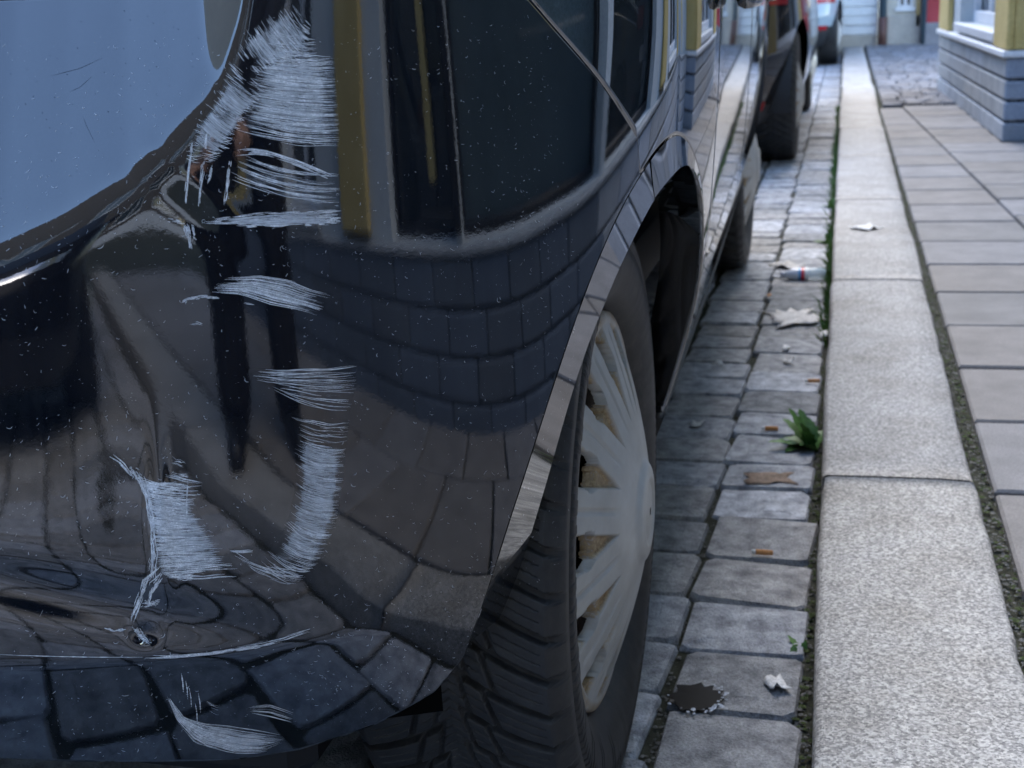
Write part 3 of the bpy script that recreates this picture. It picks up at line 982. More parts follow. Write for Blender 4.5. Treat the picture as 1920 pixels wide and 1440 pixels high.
DENTS += [
    (0.385, 0.425, -0.0055, 0.11, 0.02, 0.3),
    (0.309, 0.475, 0.0018, 0.007, 0.05, 0.05),
    (0.331, 0.39, -0.003, 0.008, 0.007, 0.3),
    (0.335, 0.47, -0.001, 0.02, 0.05, 0.0),
    (0.262, 0.705, 0.0004, 0.045, 0.007, 0.75),
    (0.275, 0.69, -0.0004, 0.05, 0.008, 0.75),
    (0.27, 0.76, 0.0002, 0.012, 0.02, 0.3),
    (0.3, 0.745, -0.0002, 0.02, 0.012, 0.2),
]
SCRATCH = [
    ('lr', ([(0.243, 0.5811), (0.2393, 0.5752), (0.2259, 0.5657)], [(0.1672, 0.5749), (0.1684, 0.5598), (0.1747, 0.5423)], 110), {'frac': (0.35, 1), 'ease': 0.6}),
    ('lr', ([(0.215, 0.546), (0.2135, 0.529), (0.2149, 0.513), (0.2154, 0.4982), (0.2191, 0.4837), (0.2232, 0.4707), (0.2298, 0.4569), (0.2399, 0.4472), (0.2485, 0.4421)], [(0.1752, 0.5355), (0.1773, 0.5222), (0.1802, 0.509), (0.182, 0.4954), (0.1856, 0.4821), (0.1873, 0.4694), (0.1945, 0.453), (0.2041, 0.435), (0.2196, 0.4196)], 420), {'frac': (0.4, 1), 'ease': 1}),
    ('lr', ([(0.2651, 0.4531), (0.2621, 0.4458), (0.2518, 0.4375)], [(0.2189, 0.4296), (0.2175, 0.4231), (0.2253, 0.42)], 60), {'frac': (0.2, 0.7), 'ease': 0.8}),
    ('tb', ([(0.2658, 0.4532), (0.2579, 0.4515), (0.2483, 0.452)], [(0.2646, 0.4506), (0.2574, 0.4489), (0.2494, 0.4484)], 40), {'frac': (0.4, 1)}),
    ('tb', ([(0.2491, 0.6436), (0.2272, 0.6426), (0.2074, 0.638), (0.1934, 0.6305), (0.1788, 0.6257)], [(0.2618, 0.6343), (0.2412, 0.6312), (0.2223, 0.6224), (0.2028, 0.6169), (0.191, 0.6113)], 190), {'frac': (0.25, 1)}),
    ('ln', ([(0.2803, 0.6285), (0.2752, 0.631), (0.2655, 0.6317), (0.2545, 0.6305)], 0.0018), {}),
    ('tb', ([(0.2769, 0.6146), (0.2706, 0.6152), (0.2666, 0.6131)], [(0.2757, 0.6131), (0.2708, 0.6131), (0.2681, 0.6122)], 14), {'frac': (0.4, 1)}),
    ('tb', ([(0.2399, 0.6261), (0.232, 0.624)], [(0.239, 0.6246), (0.2328, 0.6233)], 16), {}),
    ('lr', ([(0.3188, 0.5098), (0.3158, 0.4988), (0.3159, 0.4852), (0.3148, 0.4693), (0.3152, 0.4532), (0.3139, 0.44), (0.3079, 0.4349)], [(0.279, 0.5026), (0.2806, 0.4938), (0.2851, 0.4844), (0.2762, 0.4697), (0.2684, 0.4567), (0.2652, 0.4441), (0.2568, 0.4314)], 620), {'frac': (0.12, 1), 'start': 0, 'ease': 0.7, 'w': (0.00025, 0.0007)}),
    ('lr', ([(0.3149, 0.5064), (0.3145, 0.4851), (0.3146, 0.4653), (0.3133, 0.4449)], [(0.2941, 0.5047), (0.2981, 0.4837), (0.2995, 0.4639), (0.2957, 0.4391)], 420), {'frac': (0.1, 0.6), 'start': 0.5, 'ease': 0.5}),
    ('lr', ([(0.2968, 0.5229), (0.2989, 0.5166), (0.3017, 0.5104)], [(0.288, 0.5191), (0.2873, 0.5122), (0.2865, 0.506)], 40), {'frac': (0.4, 1), 'ease': 0.7}),
    ('tb', ([(0.3039, 0.5132), (0.292, 0.5084), (0.2775, 0.5032)], [(0.3024, 0.5104), (0.2905, 0.5052), (0.279, 0.5026)], 25), {}),
    ('ln', ([(0.3192, 0.5125), (0.316, 0.4969), (0.3153, 0.4773), (0.3163, 0.4533), (0.3206, 0.4331)], 0.004), {'jit': 0.35}),
    ('ln', ([(0.3134, 0.444), (0.3249, 0.4334), (0.3294, 0.4212), (0.3387, 0.4015)], 0.0035), {'jit': 0.5}),
    ('ln', ([(0.3126, 0.4386), (0.3206, 0.4268), (0.3261, 0.4125)], 0.0022), {'jit': 0.5}),
    ('ln', ([(0.3282, 0.4135), (0.3236, 0.4144), (0.3184, 0.4152)], 0.0035), {'jit': 0.4}),
    ('ln', ([(0.3248, 0.5167), (0.3209, 0.5107), (0.3165, 0.5054)], 0.004), {'jit': 0.3}),
    ('ln', ([(0.3378, 0.5268), (0.331, 0.5218), (0.3261, 0.5146)], 0.0007), {}),
    ('ln', ([(0.3352, 0.5281), (0.3289, 0.5216), (0.3248, 0.5137)], 0.0006), {}),
    ('ln', ([(0.3323, 0.5226), (0.3281, 0.5162), (0.3253, 0.5122)], 0.0008), {}),
    ('ln', ([(0.3371, 0.3962), (0.3344, 0.389), (0.3284, 0.3832)], 0.003), {'jit': 0.4}),
    ('ln', ([(0.3582, 0.3978), (0.3511, 0.3951), (0.3432, 0.3958)], 0.001), {'jit': 0.7}),
    ('lr', ([(0.3075, 0.4386), (0.3036, 0.434)], [(0.2907, 0.4352), (0.2929, 0.4313)], 60), {'frac': (0.3, 1)}),
    ('ln', ([(0.2881, 0.5042), (0.2902, 0.4908), (0.2916, 0.4772)], 0.0007), {'jit': 0.8}),
    ('tb', ([(0.3231, 0.3362), (0.3198, 0.3116), (0.3094, 0.2866), (0.2843, 0.2723), (0.2594, 0.2677), (0.2415, 0.2765)], [(0.3203, 0.3338), (0.3131, 0.3135), (0.2998, 0.3059), (0.2809, 0.301), (0.2612, 0.2935), (0.2368, 0.2825)], 260), {'frac': (0.12, 0.7)}),
    ('tb', ([(0.3187, 0.306), (0.3018, 0.2817), (0.2803, 0.2705), (0.2551, 0.2675)], [(0.3141, 0.3098), (0.2939, 0.2946), (0.2744, 0.2862), (0.2457, 0.2785)], 140), {'frac': (0.1, 0.5)}),
    ('tb', ([(0.265, 0.3175), (0.2488, 0.3175), (0.2311, 0.3058)], [(0.2636, 0.3109), (0.2479, 0.3034), (0.2318, 0.295)], 50), {}),
    ('lr', ([(0.2954, 0.3298), (0.2956, 0.3193)], [(0.2855, 0.3232), (0.2876, 0.3128)], 20), {}),
    ('ln', ([(0.3093, 0.356), (0.3095, 0.347), (0.3104, 0.3379)], 0.0005), {'jit': 0.9}),
    ('ln', ([(0.3072, 0.3492), (0.3073, 0.3401), (0.3082, 0.3309)], 0.0005), {'jit': 0.9}),
    ('ln', ([(0.3056, 0.3414), (0.3057, 0.3321), (0.3066, 0.3228)], 0.0005), {'jit': 0.9}),
    ('ln', ([(0.2998, 0.3355), (0.2998, 0.3262), (0.3007, 0.3167)], 0.0005), {'jit': 0.9}),
    ('ln', ([(0.3033, 0.3266), (0.3034, 0.3171), (0.3044, 0.3075)], 0.0005), {'jit': 0.9}),
    ('lr', ([(0.2153, 0.787), (0.2209, 0.7723), (0.2273, 0.7592), (0.2336, 0.7478), (0.2395, 0.7397)], [(0.1649, 0.7802), (0.165, 0.7642), (0.1652, 0.7506), (0.1653, 0.7368), (0.1658, 0.724)], 520), {'frac': (0.25, 0.95), 'ease': 0.9, 'wob': 0.0012}),
    ('lr', ([(0.2281, 0.7892), (0.221, 0.7982), (0.2106, 0.8057), (0.1978, 0.8118), (0.1893, 0.8154)], [(0.2173, 0.7728), (0.203, 0.7774), (0.1913, 0.7815), (0.1826, 0.7871), (0.1781, 0.8003)], 420), {'frac': (0.1, 0.45), 'ease': 0.4, 'wob': 0.0012}),
    ('lr', ([(0.2329, 0.7821), (0.2415, 0.7649), (0.2511, 0.7536), (0.2591, 0.7423), (0.2652, 0.7316), (0.2683, 0.721)], [(0.2113, 0.7634), (0.2174, 0.7546), (0.2261, 0.7464), (0.231, 0.7392), (0.2388, 0.7295), (0.2508, 0.7183)], 430), {'frac': (0.12, 0.5), 'ease': 0.4, 'wob': 0.0012}),
    ('lr', ([(0.2079, 0.7983), (0.2095, 0.7817), (0.2143, 0.7686)], [(0.1766, 0.7936), (0.1746, 0.7766), (0.1716, 0.7629)], 220), {'frac': (0.15, 0.6), 'ease': 0.8, 'wob': 0.0012}),
    ('lr', ([(0.2358, 0.7242), (0.2394, 0.7159), (0.2412, 0.704)], [(0.1679, 0.7046), (0.1685, 0.694), (0.1696, 0.681)], 150), {'frac': (0.2, 0.9), 'ease': 0.8, 'bands': 9}),
    ('tb', ([(0.2358, 0.7249), (0.2254, 0.7256), (0.2151, 0.7236), (0.1947, 0.7156), (0.1724, 0.7042)], [(0.2361, 0.7218), (0.2257, 0.7218), (0.2154, 0.7205), (0.195, 0.7129), (0.1736, 0.7022)], 110), {'frac': (0.08, 0.4), 'w': (0.0003, 0.0007)}),
    ('ln', ([(0.2616, 0.7334), (0.2662, 0.7141), (0.2705, 0.6917)], 0.0014), {'jit': 0.9, 'n': 50}),
    ('ln', ([(0.2566, 0.719), (0.2596, 0.7051), (0.2626, 0.6891)], 0.0014), {'jit': 0.9, 'n': 50}),
    ('ln', ([(0.251, 0.7166), (0.253, 0.7099), (0.2548, 0.7059)], 0.0014), {'jit': 0.9, 'n': 50}),
    ('ln', ([(0.2391, 0.7193), (0.2426, 0.7041), (0.2461, 0.6894)], 0.0014), {'jit': 0.9, 'n': 50}),
    ('ln', ([(0.2524, 0.737), (0.2547, 0.727)], 0.0014), {'jit': 0.9, 'n': 50}),
    ('tb', ([(0.2605, 0.6821), (0.2433, 0.6826), (0.2259, 0.6835), (0.1977, 0.6831), (0.1688, 0.682)], [(0.2608, 0.679), (0.2438, 0.6774), (0.2266, 0.6758), (0.1985, 0.6743), (0.1697, 0.6721)], 420), {'frac': (0.03, 0.18)}),
    ('tb', ([(0.2401, 0.68), (0.2193, 0.6791), (0.1981, 0.6789), (0.1692, 0.6778)], [(0.2404, 0.6765), (0.2196, 0.675), (0.1986, 0.6736), (0.1697, 0.6718)], 260), {'frac': (0.03, 0.15), 'w': (0.0003, 0.0008)}),
    ('tb', ([(0.2835, 0.6849), (0.2775, 0.6835), (0.2725, 0.6822)], [(0.2831, 0.6821), (0.2777, 0.6811), (0.273, 0.6801)], 60), {'frac': (0.1, 0.4)}),
    ('ln', ([(0.2709, 0.6814), (0.2703, 0.673), (0.27, 0.6632)], 0.0016), {'jit': 0.9, 'n': 30}),
    ('ln', ([(0.2676, 0.6798), (0.2666, 0.6692)], 0.0016), {'jit': 0.9, 'n': 30}),
    ('ln', ([(0.2727, 0.6801), (0.2717, 0.6731)], 0.0016), {'jit': 0.9, 'n': 30}),
    ('ln', ([(0.3342, 0.3731), (0.311, 0.3713), (0.2846, 0.3711), (0.2577, 0.3726), (0.2306, 0.3759), (0.2131, 0.3807)], 0.0022), {'n': 90, 'jit': 0.5}),
    ('tb', ([(0.3222, 0.3729), (0.2845, 0.372), (0.2538, 0.3739), (0.213, 0.382)], [(0.3225, 0.3707), (0.2847, 0.3697), (0.2541, 0.3712), (0.2148, 0.3787)], 160), {'frac': (0.03, 0.15)}),
    ('ln', ([(0.4349, 0.381), (0.3858, 0.3772), (0.3342, 0.3731)], 0.0006), {}),
]
DARK_LINES = [[(0.3611, 0.7754), (0.3389, 0.7796), (0.3221, 0.7858)], [(0.3466, 0.765), (0.3387, 0.7678), (0.33, 0.7743)], [(0.3365, 0.7495), (0.333, 0.7422), (0.3277, 0.733)], [(0.3322, 0.7412), (0.325, 0.7447)], [(0.3196, 0.7251), (0.3069, 0.721), (0.2976, 0.7168)], [(0.3189, 0.7824), (0.2956, 0.7807), (0.2674, 0.7804)], [(0.3922, 0.7783), (0.3803, 0.7746)], [(0.3214, 0.7225), (0.3207, 0.7079)], [(0.3958, 0.7198), (0.3725, 0.7214), (0.3496, 0.7229)], [(0.3965, 0.7402), (0.3859, 0.7483)]]

# rear bumper, right half dense, left half plain
RC = 0.384
def r_crease(th):
    return 0.384 - 0.014 * sstep(2.0, 2.75, th) - 0.026 * (1 - sstep(1.15, 1.85, th))
sf = s_at(1.170, 0.674)
S = np.concatenate([np.linspace(sf + .004, -0.02, 170), np.linspace(-0.019, 0.50, 520), np.linspace(0.505, S_TAIL, 40)])
zlo = arch_z(S, np.maximum(z_bottom(S), .2), WY, None)
zhi = np.maximum(z_gap(S), zlo + .001)
bumper = sheet('rear_bumper', S, zlo, zhi, 260, M_paint, car)
k5 = np.unique(np.append(np.arange(0, len(S), 5), len(S) - 1))
S2 = S[k5]
sheet('rear_bumper', S2, zlo[k5], zhi[k5], 60, M_paint, car, mirror=True, dents=False)

# wheel arch flange: rear part belongs to the bumper, front part to the quarter panel
def flange(th0, th1, R_in, R1, n, m, parent, yc=WY, lift0=0.003, mirror=False, name='arch_flange'):
    rows = []
    for th in np.linspace(th0, th1, n):
        row = []
        R0 = r_crease(th) if R_in is None else R_in
        if R_in is None: R1 = float(np.interp(th, [0, 1.3, 1.9, 2.3, 2.95], [.343, .344, .349, .336, .317]))
        lift = lift0 * (1 + 2.6 * float(sstep(2.35, 2.95, th)))
        c, s = math.cos(th), math.sin(th)
        z = WZ + R0 * s
        p = surf(s_at(yc + R0 * c, z), z, 0, False)
        xo = p[0]
        z1 = WZ + R1 * s
        xi = surf(s_at(yc + R1 * c, z1), z1, 0, False)[0]
        for (rr, x) in ((R0, xo + .0005), (R0 * .5 + R1 * .5, xo + lift * .5), (R1, xo + lift), (R1, xo + lift), (R1 - .0012, xo + lift - .002), (R1 - .0008, xo + lift - .006), (R1 + .004, xo + lift - .05)):
            row.append((x, yc + rr * c, WZ + rr * s))
        rows.append(row)
    P = np.array(rows)
    if mirror:
        P[..., 0] = 2 * CX - P[..., 0]
    link('arch_lip', grid_mesh('arch_lip', P[:, 3:], flip=mirror), m, parent)
    return link(name, grid_mesh(name, P[:, :3], flip=mirror), m, parent)
th_gap = math.atan2(0.674 - WZ, 1.170 - WY)
th_low = math.pi - math.asin((0.338 - WZ) / .370)
flange(th_low, th_gap + .006, None, 0.333, 90, M_flange, bumper, lift0=.003)

# quarter panel
yA = lambda z: s_at(1.615, z)
sd = s_at(1.615, .65)
S = np.linspace(sd + .004, 0.26, 260)
zl = np.where(S < sf + .004, 0.3, z_gap(S) + .0045)
zl = arch_z(S, np.where(S < sf + .006, 0.30, z_gap(S) + .0045), WY, None)
qp = sheet('quarter_panel', S, zl, np.full(len(S), .955), 60, M_side, car)
sheet('quarter_panel', S[::4], zl[::4], np.full(len(S[::4]), .955), 24, M_side, car, mirror=True)
flange(th_gap - .006, 0.02, None, 0.340, 90, M_side, qp, lift0=0.002)

# doors, wing, sills
def panel(name, y0, y1, zb, zt, n=60, arch=None, nz=40):
    s1, s0 = s_at(y0, .6), s_at(y1, .6)
    S = np.linspace(s0 + .0025, s1 - .0025, n)
    zl = np.full(n, zb)
    if arch:
        zl = arch_z(S, zl, arch[0], arch[1])
    zh = np.interp(S, [s0, s1], [zt[1], zt[0]])
    sheet(name, S, zl, zh, nz, M_side, car)
    return sheet(name, S, zl, zh, max(nz // 2, 6), M_side, car, mirror=True)
panel('rear_door', 1.615, 2.42, .30, (.955, .955), 120, (WY, .358))
panel('front_door', 2.42, 3.52, .30, (.955, .955))
panel('front_wing', 3.52, 4.50, .28, (.955, .80), 140, (FY, .355))
S = np.linspace(S_NOSE, s_at(4.50, .6) - .0025, 80)
nose_top = np.interp(S, [S[0], S[-1]], [.72, .80])
for mi in (False, True):
    sheet('front_bumper', S, np.full(80, .22), nose_top, 30, M_paint, car, mirror=mi)
for k, yy in enumerate((WY, FY)):
    pass
s1, s0 = s_at(WY + .36, .28), s_at(FY - .36, .28)
S = np.linspace(s0, s1, 60)
for mi in (False, True):
    sheet('sill', S, np.full(60, .185), np.full(60, .294), 10, M_trim, car, mirror=mi, extra=.004)
# side rubbing line and handles
for y0 in (1.72, 2.55):
    ys_ = np.linspace(y0, y0 + .18, 10)
    V, F = tube_arrays([(surf(s_at(y, .80), .80)[0] + .022 + .008 * math.sin((y - y0) / .18 * math.pi), y, .80) for y in ys_], .011, 8)
    add('door_handle', V, F, M_side, car)

# tailgate, lamps
S = np.linspace(0.262, S_TAIL, 60)
for mi in (False, True):
    sheet('tailgate', S, np.full(60, .8305), np.full(60, .985), 16, M_paint, car, mirror=mi)
M_lamp = mat('red_lamp', (.28, .008, .008), .08, ior=1.5)
S = np.linspace(0.03, 0.255, 40)
for mi in (False, True):
    sheet('tail_lamp', S, np.full(40, .9585), np.full(40, 1.055), 10, M_lamp, car, mirror=mi, extra=.002)

# inner shell so that shut lines are dark and nothing shows through
S = np.linspace(S_NOSE, S_TAIL, 420)
zl = arch_z(S, np.full(len(S), .30), WY, np.float64(.375))
zl = np.maximum(zl, arch_z(S, np.full(len(S), .30), FY, np.float64(.375)))
zl = np.where((S > s_at(1.62, .6)) & (S < .22), np.maximum(zl, .74), zl)
for mi in (False, True):
    Z = zl[:, None] + (np.interp(S, [-4.3, -3.2, 9], [.70, .92, .92]) - zl)[:, None] * np.linspace(0, 1, 14)[None]
    P = surf(np.broadcast_to(S[:, None], Z.shape), Z, -.03, False)
    if mi: P[..., 0] = 2 * CX - P[..., 0]
    link('inner_shell', grid_mesh('inner_shell', P, flip=mi), M_well, car)
box('underbody', CX - .62, CX + .62, .95, 4.7, .17, .32, M_black, car, .02)

# belt deck, bonnet and greenhouse
E_ = surf(S, np.interp(S, [-4.3, -3.2, 9], [.72, .952, .952]), -.004, False)
rows = []
for p in E_[::6]:
    row = []
    for k in range(13):
        f = k / 12
        row.append((p[0] + (2 * CX - 2 * p[0]) * f, p[1], p[2] + .055 * math.sin(math.pi * f)))
    rows.append(row)
link('bonnet', grid_mesh('bonnet', np.array(rows), flip=True), M_side, car)
def greenhouse(parent, cx, hw, yr, yf, zb, zt, paint, glass, world=True):
    """roof, pillars and panes over the belt"""
    def ring(f):
        w_ = hw * (1 - .20 * f)
        y0 = yr + (.42 * f ** 1.2); y1 = yf - 1.05 * f
        pts = []
        for k in range(64):
            a = 2 * math.pi * k / 64
            c, s = math.cos(a), math.sin(a)
            n_ = 7
            q = (abs(c) ** n_ + abs(s) ** n_) ** (-1 / n_)
            pts.append((cx + w_ * c * q, (y0 + y1) / 2 + (y1 - y0) / 2 * s * q, zb + (zt - zb) * f))
        return pts
    fs = [0, .1, .3, .55, .8, .86, .93, .98]
    V = []
    for f in fs:
        V += ring(f)
    top = ring(1.0)
    mid = Vector((cx, sum(p[1] for p in top) / 64, zt + .015))
    V += [tuple(mid + (Vector(p) - mid) * .9) for p in top]
    V.append(tuple(mid))
    glassF = {}; bodyF = []
    for i in range(len(fs)):
        for k in range(64):
            k2 = (k + 1) % 64
            q = (i * 64 + k, i * 64 + k2, (i + 1) * 64 + k2, (i + 1) * 64 + k)
            key = None
            if 1 <= i <= 3:
                if 4 < k < 28 : pass
                a = (k + .5) / 64 * 360
                if 55 < a < 125: key = 'windscreen'
                elif 235 < a < 305: key = 'rear_window'
                elif a < 38 or a > 322: key = 'side_window' if not (a > 330 and a < 334 or 6 < a < 12) else None
                elif 142 < a < 218: key = 'side_window_left' if not (206 < a < 210 or 168 < a < 174) else None
            if key: glassF.setdefault(key, []).append(q)
            else: bodyF.append(q)
    b = len(fs) * 64
    for k in range(64):
        bodyF.append((b + k, b + (k + 1) % 64, b + 64))
    add('roof', V, bodyF, paint, parent)
    for key, F in glassF.items():
        add(key.replace('_left', ''), V, F, glass, parent)
greenhouse(car, CX, .80, .93, 3.95, .955, 1.46, M_side, M_glassdark)
sp = 2 * CX
for xx, sg in ((-.215 - .03, 1), (sp + .245, -1)):
    V, F = lathe([(0.001, -.045), (.05, -.04), (.075, -.01), (.08, .03), (.06, .05), (.001, .055)], 16)
    V = [(xx + sg * (.12 + q[2] * 1.3), 3.3 + q[1], 1.0 + q[0] * .8) for q in V]
    add('door_mirror', V, F, M_side, car)

# ------------------------------------------------------------------ wheels
TX = -0.209                                     # outermost sidewall
def tyre_mesh(fine):
    """section from the bead outwards, over the tread, to the inner side; tread grooves cut in"""
    prof = [(.203, -.030), (.212, -.016), (.222, -.008), (.24, -.002), (.255, 0.0), (.266, -.0008), (.268, -.0035), (.272, -.004), (.275, -.0012), (.284, -.003), (.292, -.0075), (.2985, -.013)]
    tread_w = np.linspace(-.0165, -.185, 150 if fine else 24)
    Rt = .3085 - .0055 * np.abs((tread_w + .10) / .084) ** 3
    r = np.concatenate([[p[0] for p in prof], Rt, [.295, .27, .235, .203]])
    x = np.concatenate([[p[1] for p in prof], tread_w, [-.195, -.203, -.198, -.17]])
    istart = len(prof); iend = istart + len(tread_w)
    if fine:
        th = np.concatenate([np.linspace(math.radians(95), math.radians(262), 1500), np.linspace(math.radians(262.3), math.radians(455), 160)])
    else:
        th = np.linspace(0, 2 * math.pi, 260)
    TH, RR = np.meshgrid(th, r, indexing='ij'); XX = np.broadcast_to(x, TH.shape)
    u = (XX + .10) / .084                        # -1 inner .. 1 outer shoulder
    NP = 50
    pitch = 2 * math.pi / NP
    side = np.where(u > 0, 0.0, 0.5)
    sweep = (np.abs(u) - 1) * (1.55 - .45 * np.abs(u))       # V shaped sweep to the middle
    ph = TH / pitch - sweep * .9 + side
    g = np.abs((ph % 1.0) - .5) * 2               # 1 at the groove
    lat = sstep(.74, .82, g) * sstep(.06, .16, np.abs(u))
    # slanted slits between the shoulder and middle blocks
    u1 = .42 + .16 * ((ph % 1.0) - .5)
    slit = 1 - sstep(.022, .038, np.abs(np.abs(u) - u1))
    u2 = .16 + .10 * ((ph % 1.0) - .5)
    slit2 = (1 - sstep(.018, .03, np.abs(np.abs(u) - u2)))
    # zigzag sipes, three to a block
    zz = .045 * np.abs(((np.abs(u) * 13) % 1.0) - .5)
    sp_ = (1 - sstep(.035, .06, np.abs((((ph + zz) * 4) % 1.0) - .5))) * (np.abs(u) < .93) * (np.abs(np.abs(u) - .42) > .07)
    cut = np.maximum.reduce([lat * .0085, slit * .006, slit2 * .005, sp_ * (.0022 if fine else 0)])
    mask = np.zeros(len(r)); mask[istart:iend] = 1
    mask[istart - 1] = .8; mask[istart - 2] = .35
    RR = RR - cut * mask[None]
    # moulded serrations and dashes on the sidewall
    XX = XX + np.where((RR > .258) & (RR < .272), .0007 * np.sign(np.sin(TH * 150)), 0) + np.where((RR > .235) & (RR < .258), .0006 * (np.sin(TH * 23) > .2) * (np.sin(TH * 71) > -.3), 0)
    Y = RR * np.cos(TH); Z = RR * np.sin(TH)
    P = np.stack([XX, Y, Z], -1)
    return grid_mesh('tyre', P, flip=False)

def hubcap_mesh(fine):
    nr, nt = (74, 660) if fine else (40, 240)
    r = np.linspace(.004, .2045, nr); th = np.linspace(0, 2 * math.pi, nt + 1)[:-1]
    TH, RR = np.meshgrid(th, r, indexing='ij')
    NH = 14
    k = 2 * math.pi / NH
    ph = ((TH + .23) % k) / k - .5                # -.5..+.5 across one spoke cell
    q = RR / .2045
    dome = -.004 + .050 * (1 - q ** 1.6)
    arc = ph * k * RR                             # metres from the cell middle
    wdt = .0262 + .002 * (1 - q)
    spoke = 1 - sstep(wdt * .78, wdt * .88, np.abs(arc))
    band = sstep(.34, .44, q) * (1 - sstep(.90, .94, q))
    x = dome - .0055 * (1 - spoke) * band
    x -= .0022 * (1 - sstep(.001, .004, np.abs(arc))) * sstep(.45, .6, q) * (1 - sstep(.86, .92, q))
    x += .004 * (1 - sstep(.22, .27, q)) - .003 * (1 - sstep(.15, .17, q))
    x += .002 * sstep(.925, .955, q) * (1 - sstep(.985, 1.0, q))
    x -= .012 * sstep(.985, 1.0, q)
    grime = (1 - spoke) * band * sstep(.4, .65, q) * 1.2 + .75 * sstep(.93, .96, q) + .12
    # openings between the spokes
    pm = np.abs(ph) * k * RR
    gap = (.5 * k * RR)
    e1 = ((gap - pm) / (.0195)) ** 2 + ((q - .80) / .115) ** 2
    hole = e1 < 1
    P = np.stack([x, RR * np.cos(TH), RR * np.sin(TH)], -1)
    idx = np.arange(nt * nr).reshape(nt, nr)
    nx = np.roll(idx, -1, 0)
    quad = np.stack([idx[:, :-1], nx[:, :-1], nx[:, 1:], idx[:, 1:]], -1).reshape(-1, 4)
    hq = (hole[:, :-1] & np.roll(hole, -1, 0)[:, :-1] & np.roll(hole, -1, 0)[:, 1:] & hole[:, 1:]).ravel()
    quad = quad[~hq]
    me = fast_mesh('hubcap', P.reshape(-1, 3), quad)
    bm = bmesh.new(); bm.from_mesh(me)
    lay = bm.verts.layers.float.new('grime')
    gr = grime.ravel()
    bm.verts.ensure_lookup_table()
    for i, v in enumerate(bm.verts):
        if i < len(gr): v[lay] = float(gr[i])
    be = [e for e in bm.edges if e.is_boundary and (e.verts[0].co.yz.length > .05)]
    ret = bmesh.ops.extrude_edge_only(bm, edges=be)
    for v in [g for g in ret['geom'] if isinstance(g, bmesh.types.BMVert)]:
        v.co.x -= .012
    loose = [v for v in bm.verts if not v.link_faces]
    bmesh.ops.delete(bm, geom=loose, context='VERTS')
    bm.to_mesh(me); bm.free()
    me.polygons.foreach_set('use_smooth', [True] * len(me.polygons))
    return me
M_rim = stone_mat('steel_rim', (.02, .018, .016), (.10, .05, .025), 30, .6, fine=200)
_t_f, _t_c, _h_f, _h_c = tyre_mesh(True), tyre_mesh(False), hubcap_mesh(True), hubcap_mesh(False)
def wheel(parent, x, y, side, fine, z=WZ, rot=0.0, local=False):
    """hub of a wheel is the part; tyre and hubcap are its pieces"""
    V, F = lathe([(.001, -.02), (.07, -.02), (.09, -.045), (.185, -.055), (.195, -.02), (.203, -.022), (.203, -.15), (.06, -.15), (.001, -.15)], 40)
    V = [(p[2], p[0], p[1]) for p in V]
    base = Vector((0, 0, 0)) if local else Vector(parent.location)
    w_ = add('wheel', V, F, M_rim, parent, loc=Vector((x, y, z)) - base)
    if side < 0:
        w_.rotation_euler = (0, 0, math.pi)
    t = link('tyre', _t_f if fine else _t_c, M_rubber, w_, (0, 0, 0))
    h = link('hubcap', _h_f if fine else _h_c, M_hub, w_, (-.018, 0, 0))
    h.rotation_euler = (rot, 0, 0)
    return w_
_h_f.materials.append(M_hub); _t_f.materials.append(M_rubber); _h_c.materials.append(M_hub); _t_c.materials.append(M_rubber)
wheel(car, TX, WY, 1, True, rot=.1)
wheel(car, TX - .058, FY, 1, False)
wheel(car, 2 * CX - TX, WY, -1, False)
wheel(car, 2 * CX - TX, FY, -1, False)
# wheel wells
for yy in (WY, FY):
    for sg in (0, 1):
        rows = []
        for a in np.linspace(-.15, math.pi + .12, 40):
            rows.append([(x_, yy + R * math.cos(a), WZ + R * math.sin(a)) for x_, R in ((-.30 if yy < 2 else -.34, .352), (-.35, .37), (-.55, .37), (-.56, .05))])
        P = np.array(rows)
        if sg: P[..., 0] = 2 * CX - P[..., 0]
        link('wheel_well', grid_mesh('wheel_well', P, flip=bool(sg)), M_well, car)

# ------------------------------------------------------------------ other parked cars
M_dgrey = paint_mat('dark_grey_paint', (0.016, 0.015, 0.017), 0.03, ior=1.7, rough=.06)
M_blue = paint_mat('blue_grey_paint', (0.30, 0.36, 0.40), 0.05, ior=1.5, rough=.1)
M_clad = mat('grey_cladding', (0.018, 0.018, 0.020), 0.45)
M_amber = mat('amber_lamp', (0.9, 0.25, 0.02), 0.2, emit=((1.0, 0.28, 0.02), 3.0))
M_red_l = mat('red_lamp_glow', (0.30, 0.008, 0.012), 0.2)
M_chrome = mat('chrome', (0.7, 0.7, 0.72), 0.12, metal=1)
M_plate = mat('plate_white', (.75, .75, .72), .5)

